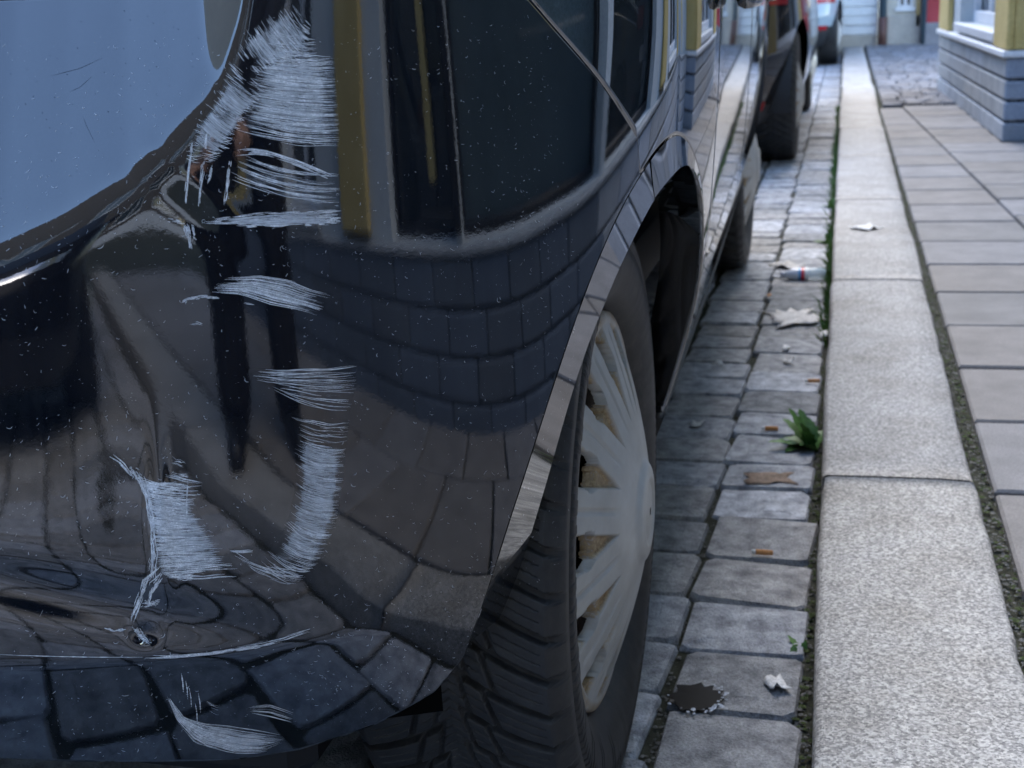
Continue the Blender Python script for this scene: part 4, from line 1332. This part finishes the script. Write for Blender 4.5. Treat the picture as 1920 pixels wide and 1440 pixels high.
def make_car(label, xr, yr, ln, wd, paint, zclad, zbelt, zroof, lamp, group=True, emblem=False, amber=False, front_lamps=False):
    """a hatchback standing with its tail at yr and its right flank at xr, nose along the street"""
    root = empty('parked_car', (xr - wd / 2, yr + ln / 2, 0))
    root['local'] = 1
    tag(root, label, 'car', 'cars parked along the kerb')
    hw, hl = wd / 2, ln / 2
    prof_z = np.array([.20, .24, .32, .42, .5, .58, .66, .74, .82, .9, zbelt - .02, zbelt])
    prof_o = np.array([.10, .07, .035, .012, .0, .0, .004, .012, .022, .035, .06, .09])
    NT = 640
    t = np.linspace(0, 2 * math.pi, NT + 1)
    c, s = np.cos(t), np.sin(t)
    n_ = 5.0
    q = (np.abs(c) ** n_ + np.abs(s) ** n_) ** (-1 / n_)
    px, py = c * q, s * q
    yw = (-hl + .68, hl - .78)
    def pos(px, py, Z, extra=0.0):
        o = np.interp(Z, prof_z, prof_o) - extra
        tail = np.where(py < 0, np.clip((Z - .5) / .5, 0, 1) * .10, np.clip((Z - .45) / .5, 0, 1) * .30) * sstep(.7, 1.0, np.abs(py))
        return np.stack([px * (hw - o), py * (hl - o - tail), Z], -1)
    zl = np.full(NT + 1, .20)
    Yc = py * hl
    for y_ in yw:
        R = .355
        ins = (np.abs(Yc - y_) < R) & (np.abs(px) > .7)
        zl = np.where(ins, np.maximum(zl, WZ + np.sqrt(np.maximum(R * R - (Yc - y_) ** 2, 0))), zl)
    def band(name, za, zb, m, extra=0.0, sel=None, nz=12, lowcut=True):
        Za = np.maximum(zl, za) if lowcut else np.full(NT + 1, za)
        Zb = np.maximum(zb, Za + .001)
        Z = Za[:, None] + (Zb - Za)[:, None] * np.linspace(0, 1, nz)[None]
        P = pos(px[:, None], py[:, None], Z, extra)
        if sel is not None:
            P = P[sel]
        return link(name, grid_mesh(name, P), m, root)
    band('bumper_cladding', .20, zclad, M_clad, .004)
    band('body', zclad + .003, zbelt, paint, nz=20)
    # floor, bonnet line and cabin
    box('underbody', -hw + .25, hw - .25, -hl + .3, hl - .3, .16, .30, M_black, root, .02)
    ring = pos(px[:-1], py[:-1], np.full(NT, zbelt))[::8]
    V = [tuple(p) for p in ring] + [(p[0] * .6, p[1] * .8, zbelt + .03) for p in ring] + [(0, 0, zbelt + .035)]
    m_ = len(ring)
    F = [(k, (k + 1) % m_, m_ + (k + 1) % m_, m_ + k) for k in range(m_)] + [(m_ + k, m_ + (k + 1) % m_, 2 * m_) for k in range(m_)]
    add('bonnet', V, F, paint, root)
    greenhouse(root, 0, hw - .09, -hl + .20, hl - .75, zbelt, zroof, paint, paint if paint.name.startswith('dull') else M_glassdark)
    # lamps follow the tail corners
    ang = np.degrees(t)
    for a0, a1 in ((283, 318), (222, 257)):
        i = np.nonzero((ang > a0) & (ang < a1))[0]
        band('tail_lamp', lamp[0], lamp[1], M_red_l, .004, slice(i[0], i[-1] + 1), 8, False)
        band('reflector', zclad - .03, zclad + .012, M_red_l, .007, slice(i[0] + 4, i[-1] - 8), 4, False)
    for a0, a1 in ((52, 75), (105, 128)):
        i = np.nonzero((ang > a0) & (ang < a1))[0]
        band('headlamp', .62, .74, M_chrome, .004, slice(i[0], i[-1] + 1), 6, False)
    box('number_plate', -.26, .26, -hl - .012, -hl - .002, .50, .61, M_plate, root, .004)
    for x_ in (hw - .42, -hw + .42):
        V, F = lathe([(.03, 0), (.034, 0), (.034, .12), (.028, .12), (.028, .02)], 18)
        add('exhaust', [(x_ + a * 1.5, -hl - .02 + c_, .26 + b_) for a, b_, c_ in V], F, M_chrome, root)
    if emblem:
        V, F = lathe([(.048, 0), (.056, 0), (.060, .006), (.056, .012), (.048, .012), (.044, .006), (.048, 0)], 28)
        add('emblem', [(a, -hl - .012 - c_ + .06, .66 + b_) for a, b_, c_ in V], F, M_chrome, root)
    if amber:
        V, F = lathe([(.001, 0), (.03, .004), (.042, .016), (.03, .03), (.001, .034)], 14)
        add('indicator', [(hw - .33 + a, -hl + .01 - c_, .765 + b_ * 1.2) for a, b_, c_ in V], F, M_amber, root)
    for y_ in yw:
        wheel(root, hw - .045, y_, 1, False, local=True)
        wheel(root, -hw + .045, y_, -1, False, local=True)
        for sg in (1, -1):
            P = np.array([[(sg * x_, y_ + R * math.cos(a), WZ + R * math.sin(a)) for x_, R in ((hw - .07, .36), (hw - .12, .365), (hw - .4, .365), (hw - .42, .05))] for a in np.linspace(-.15, math.pi + .15, 36)])
            link('wheel_well', grid_mesh('wheel_well', P, flip=sg < 0), M_black, root)
    for sg in (1, -1):
        V, F = lathe([(0.001, -.05), (.05, -.045), (.08, -.01), (.085, .03), (.06, .05), (.001, .055)], 14)
        add('door_mirror', [(sg * (hw + .02 + c_ * 1.3), hl - 1.55 + b_, zbelt + .06 + a * .8) for a, b_, c_ in V], F, paint, root)
    return root
make_car('dark grey car with a red tail lamp parked ahead of the black hatchback', -.17, 6.18, 4.25, 1.80, M_dgrey, .30, .98, 1.55, (.735, .90))
make_car('pale blue-grey car with lit amber lamp farthest along the kerb', -.03, 14.6, 4.2, 1.78, M_blue, .40, .93, 1.52, (.635, .68), emblem=True, amber=True)
M_dull = paint_mat('dull_black_paint', (0.006, 0.006, 0.008), 0.02, ior=1.25, rough=.35)
make_car('dark car standing behind the photographer, seen only mirrored in the bumper', -.27, -5.0, 4.2, 1.76, M_dull, .34, .93, 1.48, (.72, .88))

# ------------------------------------------------------------------ photographer (mirrored in the bumper)
def photographer():
    f = Vector((-.40, .917, 0)); r = Vector((.917, .40, 0))
    o = Vector((.27, -.42, 0))
    P = lambda a, b, z: o + r * a + f * b + Vector((0, 0, z))
    verts, edges, rad = [], [], []
    def v(p, q, parent=None):
        verts.append(p); rad.append(q)
        if parent is not None: edges.append((parent, len(verts) - 1))
        return len(verts) - 1
    pel = v(P(0, 0, 1.02), (.165, .12))
    wa = v(P(0, .0, 1.17), (.15, .11), pel)
    ch = v(P(0, .0, 1.38), (.185, .125), wa)
    nb_ = v(P(0, .0, 1.53), (.10, .08), ch)
    nk = v(P(0, .03, 1.61), (.058, .058), nb_)
    h1 = v(P(0, .055, 1.68), (.070, .080), nk)
    h2 = v(P(0, .06, 1.76), (.078, .092), h1)
    h3 = v(P(0, .05, 1.83), (.062, .075), h2)
    v(P(0, .155, 1.745), (.014, .016), h2)
    for sg in (-1, 1):
        v(P(sg * .088, .045, 1.75), (.012, .02), h2)
    hands = []
    tgt = Vector((0, -.03, CAM_H - .03))
    for sg in (-1, 1):
        hp = v(P(sg * .10, 0, .95), (.118, .12), pel)
        kn = v(P(sg * .125, .03, .60), (.092, .092), hp)
        cf_ = v(P(sg * .13, .0, .42), (.082, .082), kn)
        an = v(P(sg * .135, -.01, .20), (.082, .082), cf_)
        he = v(P(sg * .14, -.02, .15), (.058, .06), an)
        ba = v(P(sg * .15, .12, .132), (.055, .04), he)
        v(P(sg * .155, .20, .125), (.045, .032), ba)
        sh = v(P(sg * .185, .0, 1.46), (.078, .075), ch)
        el = v(P(sg * .25, .02, 1.19), (.050, .050), sh)
        wr_p = tgt + r * (sg * .07) - f * .05 + Vector((0, 0, -.03))
        mid = (verts[el] + wr_p) / 2 + Vector((0, 0, -.01))
        md = v(mid, (.044, .044), el)
        wr = v(wr_p, (.028, .026), md)
        pa = v(tgt + r * (sg * .062) - f * .012 + Vector((0, 0, -.015)), (.030, .020), wr)
        for k in range(4):
            a = v(tgt + r * (sg * .056) + f * .008 + Vector((0, 0, .018 - .02 * k)), .0095, pa)
            b = v(tgt + r * (sg * (.040 - .003 * (k == 3))) - f * .004 + Vector((0, 0, .020 - .02 * k)), .0085, a)
        th = v(tgt + r * (sg * .05) - f * .032 + Vector((0, 0, .012)), .0105, pa)
        v(tgt + r * (sg * .022) - f * .030 + Vector((0, 0, .03)), .0095, th)
    me = bpy.data.meshes.new('person')
    me.from_pydata(verts, edges, [])
    tmp = bpy.data.objects.new('person_tmp', me)
    COL.objects.link(tmp)
    sk = tmp.modifiers.new('Skin', 'SKIN')
    sk.use_smooth_shade = True
    for i, q in enumerate(rad):
        sv = me.skin_vertices[0].data[i]
        sv.radius = q if isinstance(q, tuple) else (q, q)
        sv.use_root = (i == 0)
    sb = tmp.modifiers.new('Subdivision', 'SUBSURF')
    sb.levels = 2; sb.render_levels = 2
    dg = bpy.context.evaluated_depsgraph_get()
    body = bpy.data.meshes.new_from_object(tmp.evaluated_get(dg))
    bpy.data.objects.remove(tmp)
    body.materials.clear()
    skin = mat('skin', (.48, .29, .21), .5)
    trou = stone_mat('black_trousers', (.006, .006, .008), (.012, .012, .014), 40, .9, fine=400, bstr=.3)
    jack = stone_mat('dark_jacket', (.012, .013, .018), (.022, .024, .03), 30, .9, fine=400, bstr=.3)
    shoe = mat('black_shoes', (.006, .006, .006), .5)
    for m in (trou, jack, skin, shoe): body.materials.append(m)
    for p in body.polygons:
        c = Vector(p.center)
        hand = (c - tgt).length < .105
        p.material_index = 2 if (c.z > 1.575 or hand) else (1 if c.z > 1.0 or ((c - o).xy.dot(f.xy) > .16 and c.z > .7) else (3 if c.z < .19 else 0))
    root = empty('person', (o.x, o.y, KZ))
    tag(root, 'person in dark jacket and black trousers taking the photograph, mirrored in the bumper', 'person')
    link('body', body, None, root)
    V, F = lathe([(.001, .115), (.05, .105), (.078, .075), (.088, .03), (.086, -.01), (.08, -.03)], 20)
    c0 = P(0, .035, 1.775)
    add('hair', [tuple(c0 + r * x_ + f * (y_ * 1.08) + Vector((0, 0, z_))) for x_, y_, z_ in V], F, mat('dark_hair', (.02, .014, .01), .6), root)
    for sg in (-1, 1):
        V, F = lathe([(.001, 0), (.009, .003), (.012, .008)], 10)
        c1 = P(sg * .032, .142, 1.765)
        add('eye', [tuple(c1 + r * x_ - f * (z_ - .006) + Vector((0, 0, y_ * .6))) for x_, y_, z_ in V], F, mat('eye', (.6, .6, .6), .2), root)
    V = [tuple(P(a, b, z)) for a, b, z in ((-.03, .146, 1.705), (0, .152, 1.702), (.03, .146, 1.705), (.0, .150, 1.694))]
    add('mouth', V, [(0, 1, 2, 3)], mat('lips', (.3, .1, .08), .5), root)
    ph = cbox_mesh(.074, .008, .15, .003)
    po = link('phone', ph, mat('phone_black', (.01, .01, .012), .15), None, tuple(Vector((0, 0, CAM_H)) - f * .022 + Vector((0, 0, -.02))))
    po.rotation_euler = (R_(-15), 0, math.atan2(f.y, f.x) - math.pi / 2)
    tag(po, 'black phone held up in both hands by the photographer', 'phone')
photographer()

# ------------------------------------------------------------------ scrapes and lint on the bumper
def along(poly, u):
    poly = np.asarray(poly, float)
    d = np.concatenate([[0], np.cumsum(np.linalg.norm(np.diff(poly, axis=0), axis=1))])
    d /= d[-1]
    return np.stack([np.interp(u, d, poly[:, 0]), np.interp(u, d, poly[:, 1])], -1)

DENS = .34
class Ribbons:
    """thin raised strokes lying on the bumper sheet, given in its own (s, z) coordinates"""
    def __init__(self): self.V, self.F, self.n = [], [], 0
    def stroke(self, pts, w, taper=True, lift=.00025):
        pts = np.asarray(pts, float); k = len(pts)
        t = np.gradient(pts, axis=0); ln = np.linalg.norm(t, axis=1, keepdims=True) + 1e-9; t = t / ln
        nrm = np.stack([-t[:, 1], t[:, 0]], -1)
        ww = np.full(k, w / 2) if np.isscalar(w) else np.asarray(w) / 2
        if taper:
            ww = ww * np.minimum(1, .25 + 3 * np.minimum(np.linspace(0, 1, k), np.linspace(1, 0, k)))
        a = pts + nrm * ww[:, None]; b = pts - nrm * ww[:, None]
        q = np.stack([a, b], 1).reshape(-1, 2)
        zt = z_gap(q[:, 0]) - .001
        q[:, 1] = np.clip(q[:, 1], z_bottom(q[:, 0]) + .001, zt)
        self.V.append(surf(q[:, 0], q[:, 1], lift))
        i = np.arange(k - 1) * 2 + self.n
        self.F.append(np.stack([i, i + 1, i + 3, i + 2], -1))
        self.n += 2 * k
    def done(self, name, m):
        o = link(name, fast_mesh(name, np.concatenate(self.V), np.concatenate(self.F)), m, bumper)
        tag(o, kind='stuff')
        return o
rs = np.random.default_rng(11)
FILM = []
def film(A, B, ease=None, strength=1.0, nu=24, nv=24):
    """grid between two hair rails (A: v=0, B: v=1) for the smeared film"""
    u = np.linspace(0, 1, nu); v = np.linspace(0, 1, nv)
    if ease is None:
        G = along(A, u)[:, None] * (1 - v)[None, :, None] + along(B, u)[:, None] * v[None, :, None]
    else:
        l, r = along(A, v), along(B, v)
        e = ease * (1 - (1 - u) ** 2) + (1 - ease) * u
        G = np.stack([l[None, :, 0] + (r - l)[None, :, 0] * u[:, None], l[None, :, 1] + (r - l)[None, :, 1] * e[:, None]], -1)
    fd = np.minimum(1, 5 * np.minimum(u, 1 - u))[:, None] * np.minimum(1, 5 * np.minimum(v, 1 - v))[None]
    FILM.append((G, fd * strength))
def patch_lr(R, Lp, Rp, n, frac=(.5, 1.0), start=.25, w=(.00014, .00042), bands=0, ease=1.0, wob=.0006, seg=9):
    if n >= 40: film(Lp, Rp, ease, min(1.25, .55 + n / 500))
    n = int(n * DENS)
    cen = rs.uniform(0, 1, bands) if bands else None
    for _ in range(n):
        t = rs.uniform() if not bands else np.clip(rs.choice(cen) + rs.normal(0, .25 / bands), 0, 1)
        a, b = along(Lp, np.array([t]))[0], along(Rp, np.array([min(1, t + rs.normal(0, .008))]))[0]
        f = rs.uniform(*frac); u0 = rs.uniform(0, start); u1 = min(1.0, u0 + f)
        if rs.uniform() < .5: u0, u1 = max(0, 1 - rs.uniform(0, .06) - f), 1 - rs.uniform(0, .06)
        if start == 0: u0, u1 = rs.uniform(0, .04), f
        u = np.linspace(u0, u1, seg)
        e = ease * (1 - (1 - u) ** 2) + (1 - ease) * u
        pts = np.stack([a[0] + (b[0] - a[0]) * u, a[1] + (b[1] - a[1]) * e], -1)
        pts[:, 1] += rs.normal(0, wob) + .0005 * np.sin(u * rs.uniform(6, 14) + rs.uniform(0, 6))
        R.stroke(pts, rs.uniform(*w) * rs.choice((.6, 1, 1, 1.5)))
def patch_tb(R, T, B, n, frac=(.3, 1), w=(.00014, .00042), seg=10, wob=.0004):
    if n >= 40: film(T, B, None, min(1.25, .6 + n / 400))
    for _ in range(int(n * DENS)):
        v_ = rs.uniform(); f = rs.uniform(*frac); u0 = rs.uniform(0, 1 - f)
        u = np.linspace(u0, u0 + f, seg)
        pts = along(T, u) * (1 - v_) + along(B, u) * v_
        pts[:, 1] += rs.normal(0, wob)
        R.stroke(pts, rs.uniform(*w) * rs.choice((.6, 1, 1, 1.5)))
def rough_line(R, pts, w, n=40, jit=.3):
    """a torn line: many short strands laid along it"""
    if w < .001:
        R.stroke(along(pts, np.linspace(0, 1, n)), w * np.clip(1 + rs.normal(0, jit, n), .2, 2))
        return
    for _ in range(int(10 + w * 16000)):
        f = rs.uniform(.05, .3); u0 = rs.uniform(0, 1 - f)
        p = along(pts, np.linspace(u0, u0 + f, 7))
        o_ = rs.normal(0, w * .33, 2)
        p = p + o_ + rs.normal(0, w * .06, p.shape)
        R.stroke(p, rs.uniform(.0002, .0006), lift=.0004)
SR = Ribbons()
for kind_, args, kw in SCRATCH:
    {'lr': patch_lr, 'tb': patch_tb, 'ln': rough_line}[kind_](SR, *args, **kw)
SR.done('paint_scratch', M_scratch)
V, F, UVs, FD, nb0 = [], [], [], [], 0
for k, (G, fd) in enumerate(FILM):
    q = G.reshape(-1, 2).copy()
    q[:, 1] = np.clip(q[:, 1], z_bottom(q[:, 0]) + .001, z_gap(q[:, 0]) - .001)
    V.append(surf(q[:, 0], q[:, 1], .00012 + .00001 * k))
    du = np.concatenate([np.zeros((1, G.shape[1])), np.cumsum(np.linalg.norm(np.diff(G, axis=0), axis=2), 0)])
    dv = np.concatenate([np.zeros((G.shape[0], 1)), np.cumsum(np.linalg.norm(np.diff(G, axis=1), axis=2), 1)], 1)
    UVs.append(np.stack([du + k * 3.1, dv + k * 1.7], -1).reshape(-1, 2)); FD.append(fd.ravel())
    F.append(grid_faces(*G.shape[:2], nb0)); nb0 += len(q)
me = fast_mesh('scuff_film', np.concatenate(V), np.concatenate(F))
uvl = me.uv_layers.new(name='UVMap')
li = np.zeros(len(me.loops), dtype=np.int32); me.loops.foreach_get('vertex_index', li)
uvl.data.foreach_set('uv', np.concatenate(UVs)[li].astype(np.float32).ravel())
at = me.attributes.new('fade', 'FLOAT', 'POINT'); at.data.foreach_set('value', np.concatenate(FD).astype(np.float32))
tag(link('scuff_film', me, M_scuff, bumper), kind='stuff')
DK = Ribbons()
for pts in DARK_LINES[:3]:
    DK.stroke(along(pts, np.linspace(0, 1, 14)), rs.uniform(.00008, .0002))
for _ in range(90):
    s0 = rs.uniform(.24, .44); z0 = rs.uniform(.70, .815); d = rs.uniform(.0003, .0009)
    if z0 > np.interp(s0, _s, _zb[:, 0]) + .02: DK.stroke([(s0, z0), (s0 + d, z0 + d * .4)], rs.uniform(.0002, .0006), taper=False)
DK.done('hairline_scratch', mat('bare_plastic', (.03, .045, .07), .5))
LR_ = Ribbons()
clus = np.stack([rs.uniform(-.03, .46, 60), rs.uniform(.28, .80, 60)], -1)
for _ in range(1300):
    s0, z0 = (rs.uniform(-.03, .46), rs.uniform(.28, .80)) if rs.uniform() < .5 else clus[rs.integers(60)] + rs.normal(0, .022, 2)
    left = s0 > .3
    k = rs.uniform()
    ln = rs.uniform(.0008, .0050) * (1.4 if k > .85 else .8)
    a0 = rs.normal(-1.1 if left else -.5, .6); cv = rs.normal(.6, .5) if left else rs.normal(1.6, 1.0)
    a = a0 + cv * np.linspace(0, 1, 6) * (2.2 if k > .85 else 1)
    p = np.cumsum(np.stack([np.cos(a), np.sin(a)], -1), 0) * ln / 6 + (s0, z0)
    LR_.stroke(p, rs.uniform(.00010, .00030), lift=.0003)
for _ in range(220):
    s0 = rs.uniform(-.03, .46); z0 = rs.uniform(.28, .80); d = rs.uniform(.0001, .0003)
    LR_.stroke([(s0, z0), (s0 + d, z0 + d * .3)], rs.uniform(.0002, .0006), taper=False, lift=.0003)
for _ in range(2600):
    s0, z0 = rs.uniform(-.03, .46), rs.uniform(.28, .80); d = rs.uniform(.0001, .0004)
    LR_.stroke([(s0, z0), (s0 + d * rs.normal(), z0 + d * rs.normal())], rs.uniform(.00006, .00018), taper=False, lift=.0003)
LR_.done('lint', M_lint)

# ------------------------------------------------------------------ weeds and litter in the gutter
M_leaf = stone_mat('leaf_green', (.05, .13, .025), (.11, .22, .05), 60, .55, fine=200, bstr=.2)
M_grass = stone_mat('grass_green', (.05, .12, .02), (.11, .2, .04), 40, .6, fine=200, bstr=.2)
def leaf(base, az, ln, wd, rise, droop, parent):
    n = 9
    V, F = [], []
    d = Vector((math.cos(az), math.sin(az), 0)); sdv = Vector((-d.y, d.x, 0))
    for i in range(n):
        u = i / (n - 1)
        c = base + d * (ln * u * math.cos(rise)) + Vector((0, 0, ln * (u * math.sin(rise) - droop * u * u)))
        w_ = wd * (math.sin(math.pi * min(1, u * .9 + .1)) ** .7) * (1.0 if i % 2 else .68) * (1 - .3 * u)
        if i == n - 1: w_ = .0004
        V += [c - sdv * w_ + Vector((0, 0, w_ * .35)), c, c + sdv * w_ + Vector((0, 0, w_ * .35))]
    for i in range(n - 1):
        F += [(3 * i, 3 * i + 1, 3 * i + 4, 3 * i + 3), (3 * i + 1, 3 * i + 2, 3 * i + 5, 3 * i + 4)]
    add('leaf', V, F, M_leaf, parent)
def weed(x, y, size, label, n=11):
    e = empty('weed', (x, y, -.01))
    tag(e, label, 'weed', 'weeds along the kerb')
    for k in range(n):
        az = 2.6 + random.uniform(-1.9, 1.9) if k else 1.6
        leaf(Vector((x + random.uniform(-.006, .006), y + random.uniform(-.01, .01), -.012)), az, size * random.uniform(.6, 1.1), size * .2, random.uniform(.5, 1.35), random.uniform(.1, .4), e)
    return e
weed(-.042, 2.44, .10, 'leafy dandelion rosette growing at the foot of the nearest kerb stones', 13)
weed(-.036, 4.55, .06, 'small weed tuft against the kerb beyond the plastic bottle', 8)
weed(-.034, 5.3, .075, 'larger green weed spilling over the gutter beside the far kerb', 10)
weed(-.040, 1.62, .032, 'tiny seedling in the grit near the white plastic scrap', 5)
V, F = [], []
for _ in range(2800):
    y = 3.2 + 6.5 * random.random() ** .8
    dens = .35 + .65 * (math.sin(y * 2.1) * .5 + .5)
    if random.random() > dens: continue
    x = -.026 + random.gauss(0, .006)
    h = random.uniform(.015, .06); a = random.uniform(0, 6.28); w_ = random.uniform(.0012, .0025); ln_ = random.uniform(.2, .7) * h
    dx, dy = math.cos(a) * ln_ - .25 * h, math.sin(a) * ln_
    b = len(V)
    V += [(x - w_, y, -.02), (x + w_, y, -.02), (x + dx * .4 + w_ * .8, y + dy * .4, -.02 + h * .7), (x + dx * .4 - w_ * .8, y + dy * .4, -.02 + h * .7), (x + dx, y + dy, -.02 + h)]
    F += [(b, b + 1, b + 2, b + 3), (b + 3, b + 2, b + 4)]
g = add('grass', V, F, M_grass)
tag(g, 'thin grass growing in the crack between gutter and kerb', 'grass', kind='stuff')

# plastic bottle
bt = empty('plastic_bottle', (-.10, 3.93, .0), R_(4))
bt['local'] = 1
tag(bt, 'small crushed clear bottle with red and blue label lying in the gutter', 'bottle')
M_pet = mat('clear_plastic', (.55, .66, .70), .12, ior=1.4)
PB(M_pet).inputs['Alpha'].default_value = .55
def along_x(prof, seg=18, sq=.78):
    V, F = lathe(prof, seg)
    return [(z_, y_, x_ * sq + .019) for x_, y_, z_ in V], F
def part(name, prof, m):
    V, F = along_x(prof); return add(name, V, F, m, bt)
part('body', [(.001, .062), (.018, .062), (.022, .056), (.0215, .040), (.0235, .034), (.0225, .02), (.0235, .012)], M_pet)
part('shoulder', [(.0232, -.016), (.022, -.03), (.015, -.046), (.010, -.054)], mat('white_plastic', (.62, .64, .70), .3))
part('label', [(.0238, .012), (.0240, .002)], mat('label_white', (.75, .75, .75), .5))
part('label', [(.0241, .002), (.0241, -.008)], mat('label_red', (.60, .02, .04), .4))
part('label', [(.0240, -.008), (.0236, -.016)], mat('label_blue', (.06, .28, .55), .4))
part('cap', [(.0105, -.054), (.012, -.055), (.012, -.066), (.001, -.067)], mat('cap_white', (.5, .5, .56), .4))

def scrap(name, label, x, y, z, w_, d_, m, cat, seed, crumple=.004, n=7, rz=0.0, edge=.18):
    r = random.Random(seed)
    V, F = [], []
    for i in range(n):
        for j in range(n):
            u, v = i / (n - 1) * 2 - 1, j / (n - 1) * 2 - 1
            k = 1 + r.uniform(-edge, edge) * max(abs(u), abs(v))
            V.append((u * w_ / 2 * k, v * d_ / 2 * k, abs(r.gauss(0, crumple)) + .001))
    F = [tuple(f) for f in grid_faces(n, n, flip=False)]
    o = add(name, V, F, m, None, True, (x, y, z))
    so = o.modifiers.new('Solidify', 'SOLIDIFY'); so.thickness = .0006
    o.rotation_euler = (0, 0, rz)
    tag(o, label, cat)
    return o
M_paper = stone_mat('dirty_paper', (.50, .50, .49), (.68, .67, .65), 60, .8, fine=300, bstr=.2)
M_paper2 = stone_mat('wet_paper', (.38, .36, .34), (.60, .58, .55), 60, .7, fine=300)
M_brown = stone_mat('brown_leaf', (.16, .11, .075), (.30, .21, .15), 60, .8, fine=300)
scrap('paper_scrap', 'folded white paper scrap lying on the kerb top', .072, 4.22, KZ + .001, .075, .075, M_paper, 'paper', 1, .005, 5, .78, .05)
scrap('paper_scrap', 'soggy torn paper flattened on the gutter cobbles before the bottle', -.105, 3.45, .002, .125, .15, M_paper2, 'paper', 2, .004, 8, .3, .3)
scrap('paper_scrap', 'tiny white plastic scrap by the kerb near the dark hollow', -.062, 1.515, .001, .022, .034, M_paper, 'plastic', 3, .004, 5, .4)
scrap('foil_wrapper', 'crumpled pale wrapper beside the bottle', -.155, 4.12, .002, .06, .11, M_paper2, 'wrapper', 4, .006, 6, .9, .3)
scrap('dead_leaf', 'flat brown leaf on a gutter cobble', -.105, 2.245, .002, .075, .055, M_brown, 'leaf', 5, .002, 6, .1, .3)
scrap('foam_crumb', 'bright white crumb against the kerb below the paper', -.032, 3.26, .0, .025, .04, M_paper, 'crumb', 6, .008, 5, .1, .3)
for k, (x, y, s_, lb) in enumerate([(-.115, 3.13, .016, 'first white crumb on the gutter cobble below the soggy paper'), (-.108, 3.02, .018, 'second white crumb nearer than the first on the gutter cobble'), (-.262, 2.98, .014, 'white fleck on the inner cobble row'), (-.262, 2.53, .02, 'pale fleck beside the wheel on the inner cobble row')]):
    scrap('paper_crumb', lb, x, y, .002, s_, s_ * 1.6, M_paper, 'crumb', 20 + k, .004, 4, k, .3)
M_filter = stone_mat('cork_filter', (.52, .22, .07), (.66, .33, .13), 120, .8, fine=400)
M_cig = mat('cigarette_paper', (.7, .68, .64), .8)
for k, (x, y, z, a, lb) in enumerate([(-.047, 2.86, .006, .1, 'cigarette butt touching the kerb above the dandelion'), (-.118, 2.52, .006, .05, 'cigarette butt on the joint left of the dandelion'),
                                      (-.098, 1.915, .006, -.05, 'cigarette butt with white tip nearest to the camera'), (-.188, 3.72, .002, 1.2, 'cigarette butt wedged in the cobble joint left of the bottle')]):
    e = empty('cigarette_butt', (x, y, z), a)
    e['local'] = 1
    tag(e, lb, 'cigarette')
    V, F = lathe([(.001, -.013), (.0037, -.013), (.004, 0), (.0036, .012), (.001, .012)], 10)
    add('filter', [(c_, a_, b_ - .001) for a_, b_, c_ in V], F, M_filter, e)
    V, F = lathe([(.001, .012), (.0035, .0125), (.0032, .019), (.001, .0195)], 10)
    add('paper', [(-c_, a_, b_ - .001) for a_, b_, c_ in V], F, M_cig, e)
# dark wet hollow in the nearest cobble
M_wet = mat('wet_dirt', (.003, .003, .003), .6)
PB(M_wet).inputs['Specular IOR Level'].default_value = .1
V = [(-.155, 1.47, .0045)]
n = 26
for k in range(n):
    a = 2 * math.pi * k / n
    q = random.uniform(.7, 1.25)
    V.append((-.155 + .030 * q * math.cos(a), 1.47 + .033 * q * math.sin(a), .0032))
F = [(0, 1 + k, 1 + (k + 1) % n) for k in range(n)]
o = add('puddle', V, F, M_wet)
tag(o, 'dark damp hollow ringed with grit on the nearest gutter cobble', 'puddle')
scatter_grit('hollow_grit', lambda: (-.155 + .034 * math.cos(scatter_grit.a) * random.uniform(.85, 1.15), 1.47 + .037 * math.sin(scatter_grit.a) * random.uniform(.85, 1.15), .004) if setattr(scatter_grit, 'a', random.gauss(-.3, .9)) is None else 0, 45, .0024, mat('pale_grit', (.55, .57, .6), .6), o)
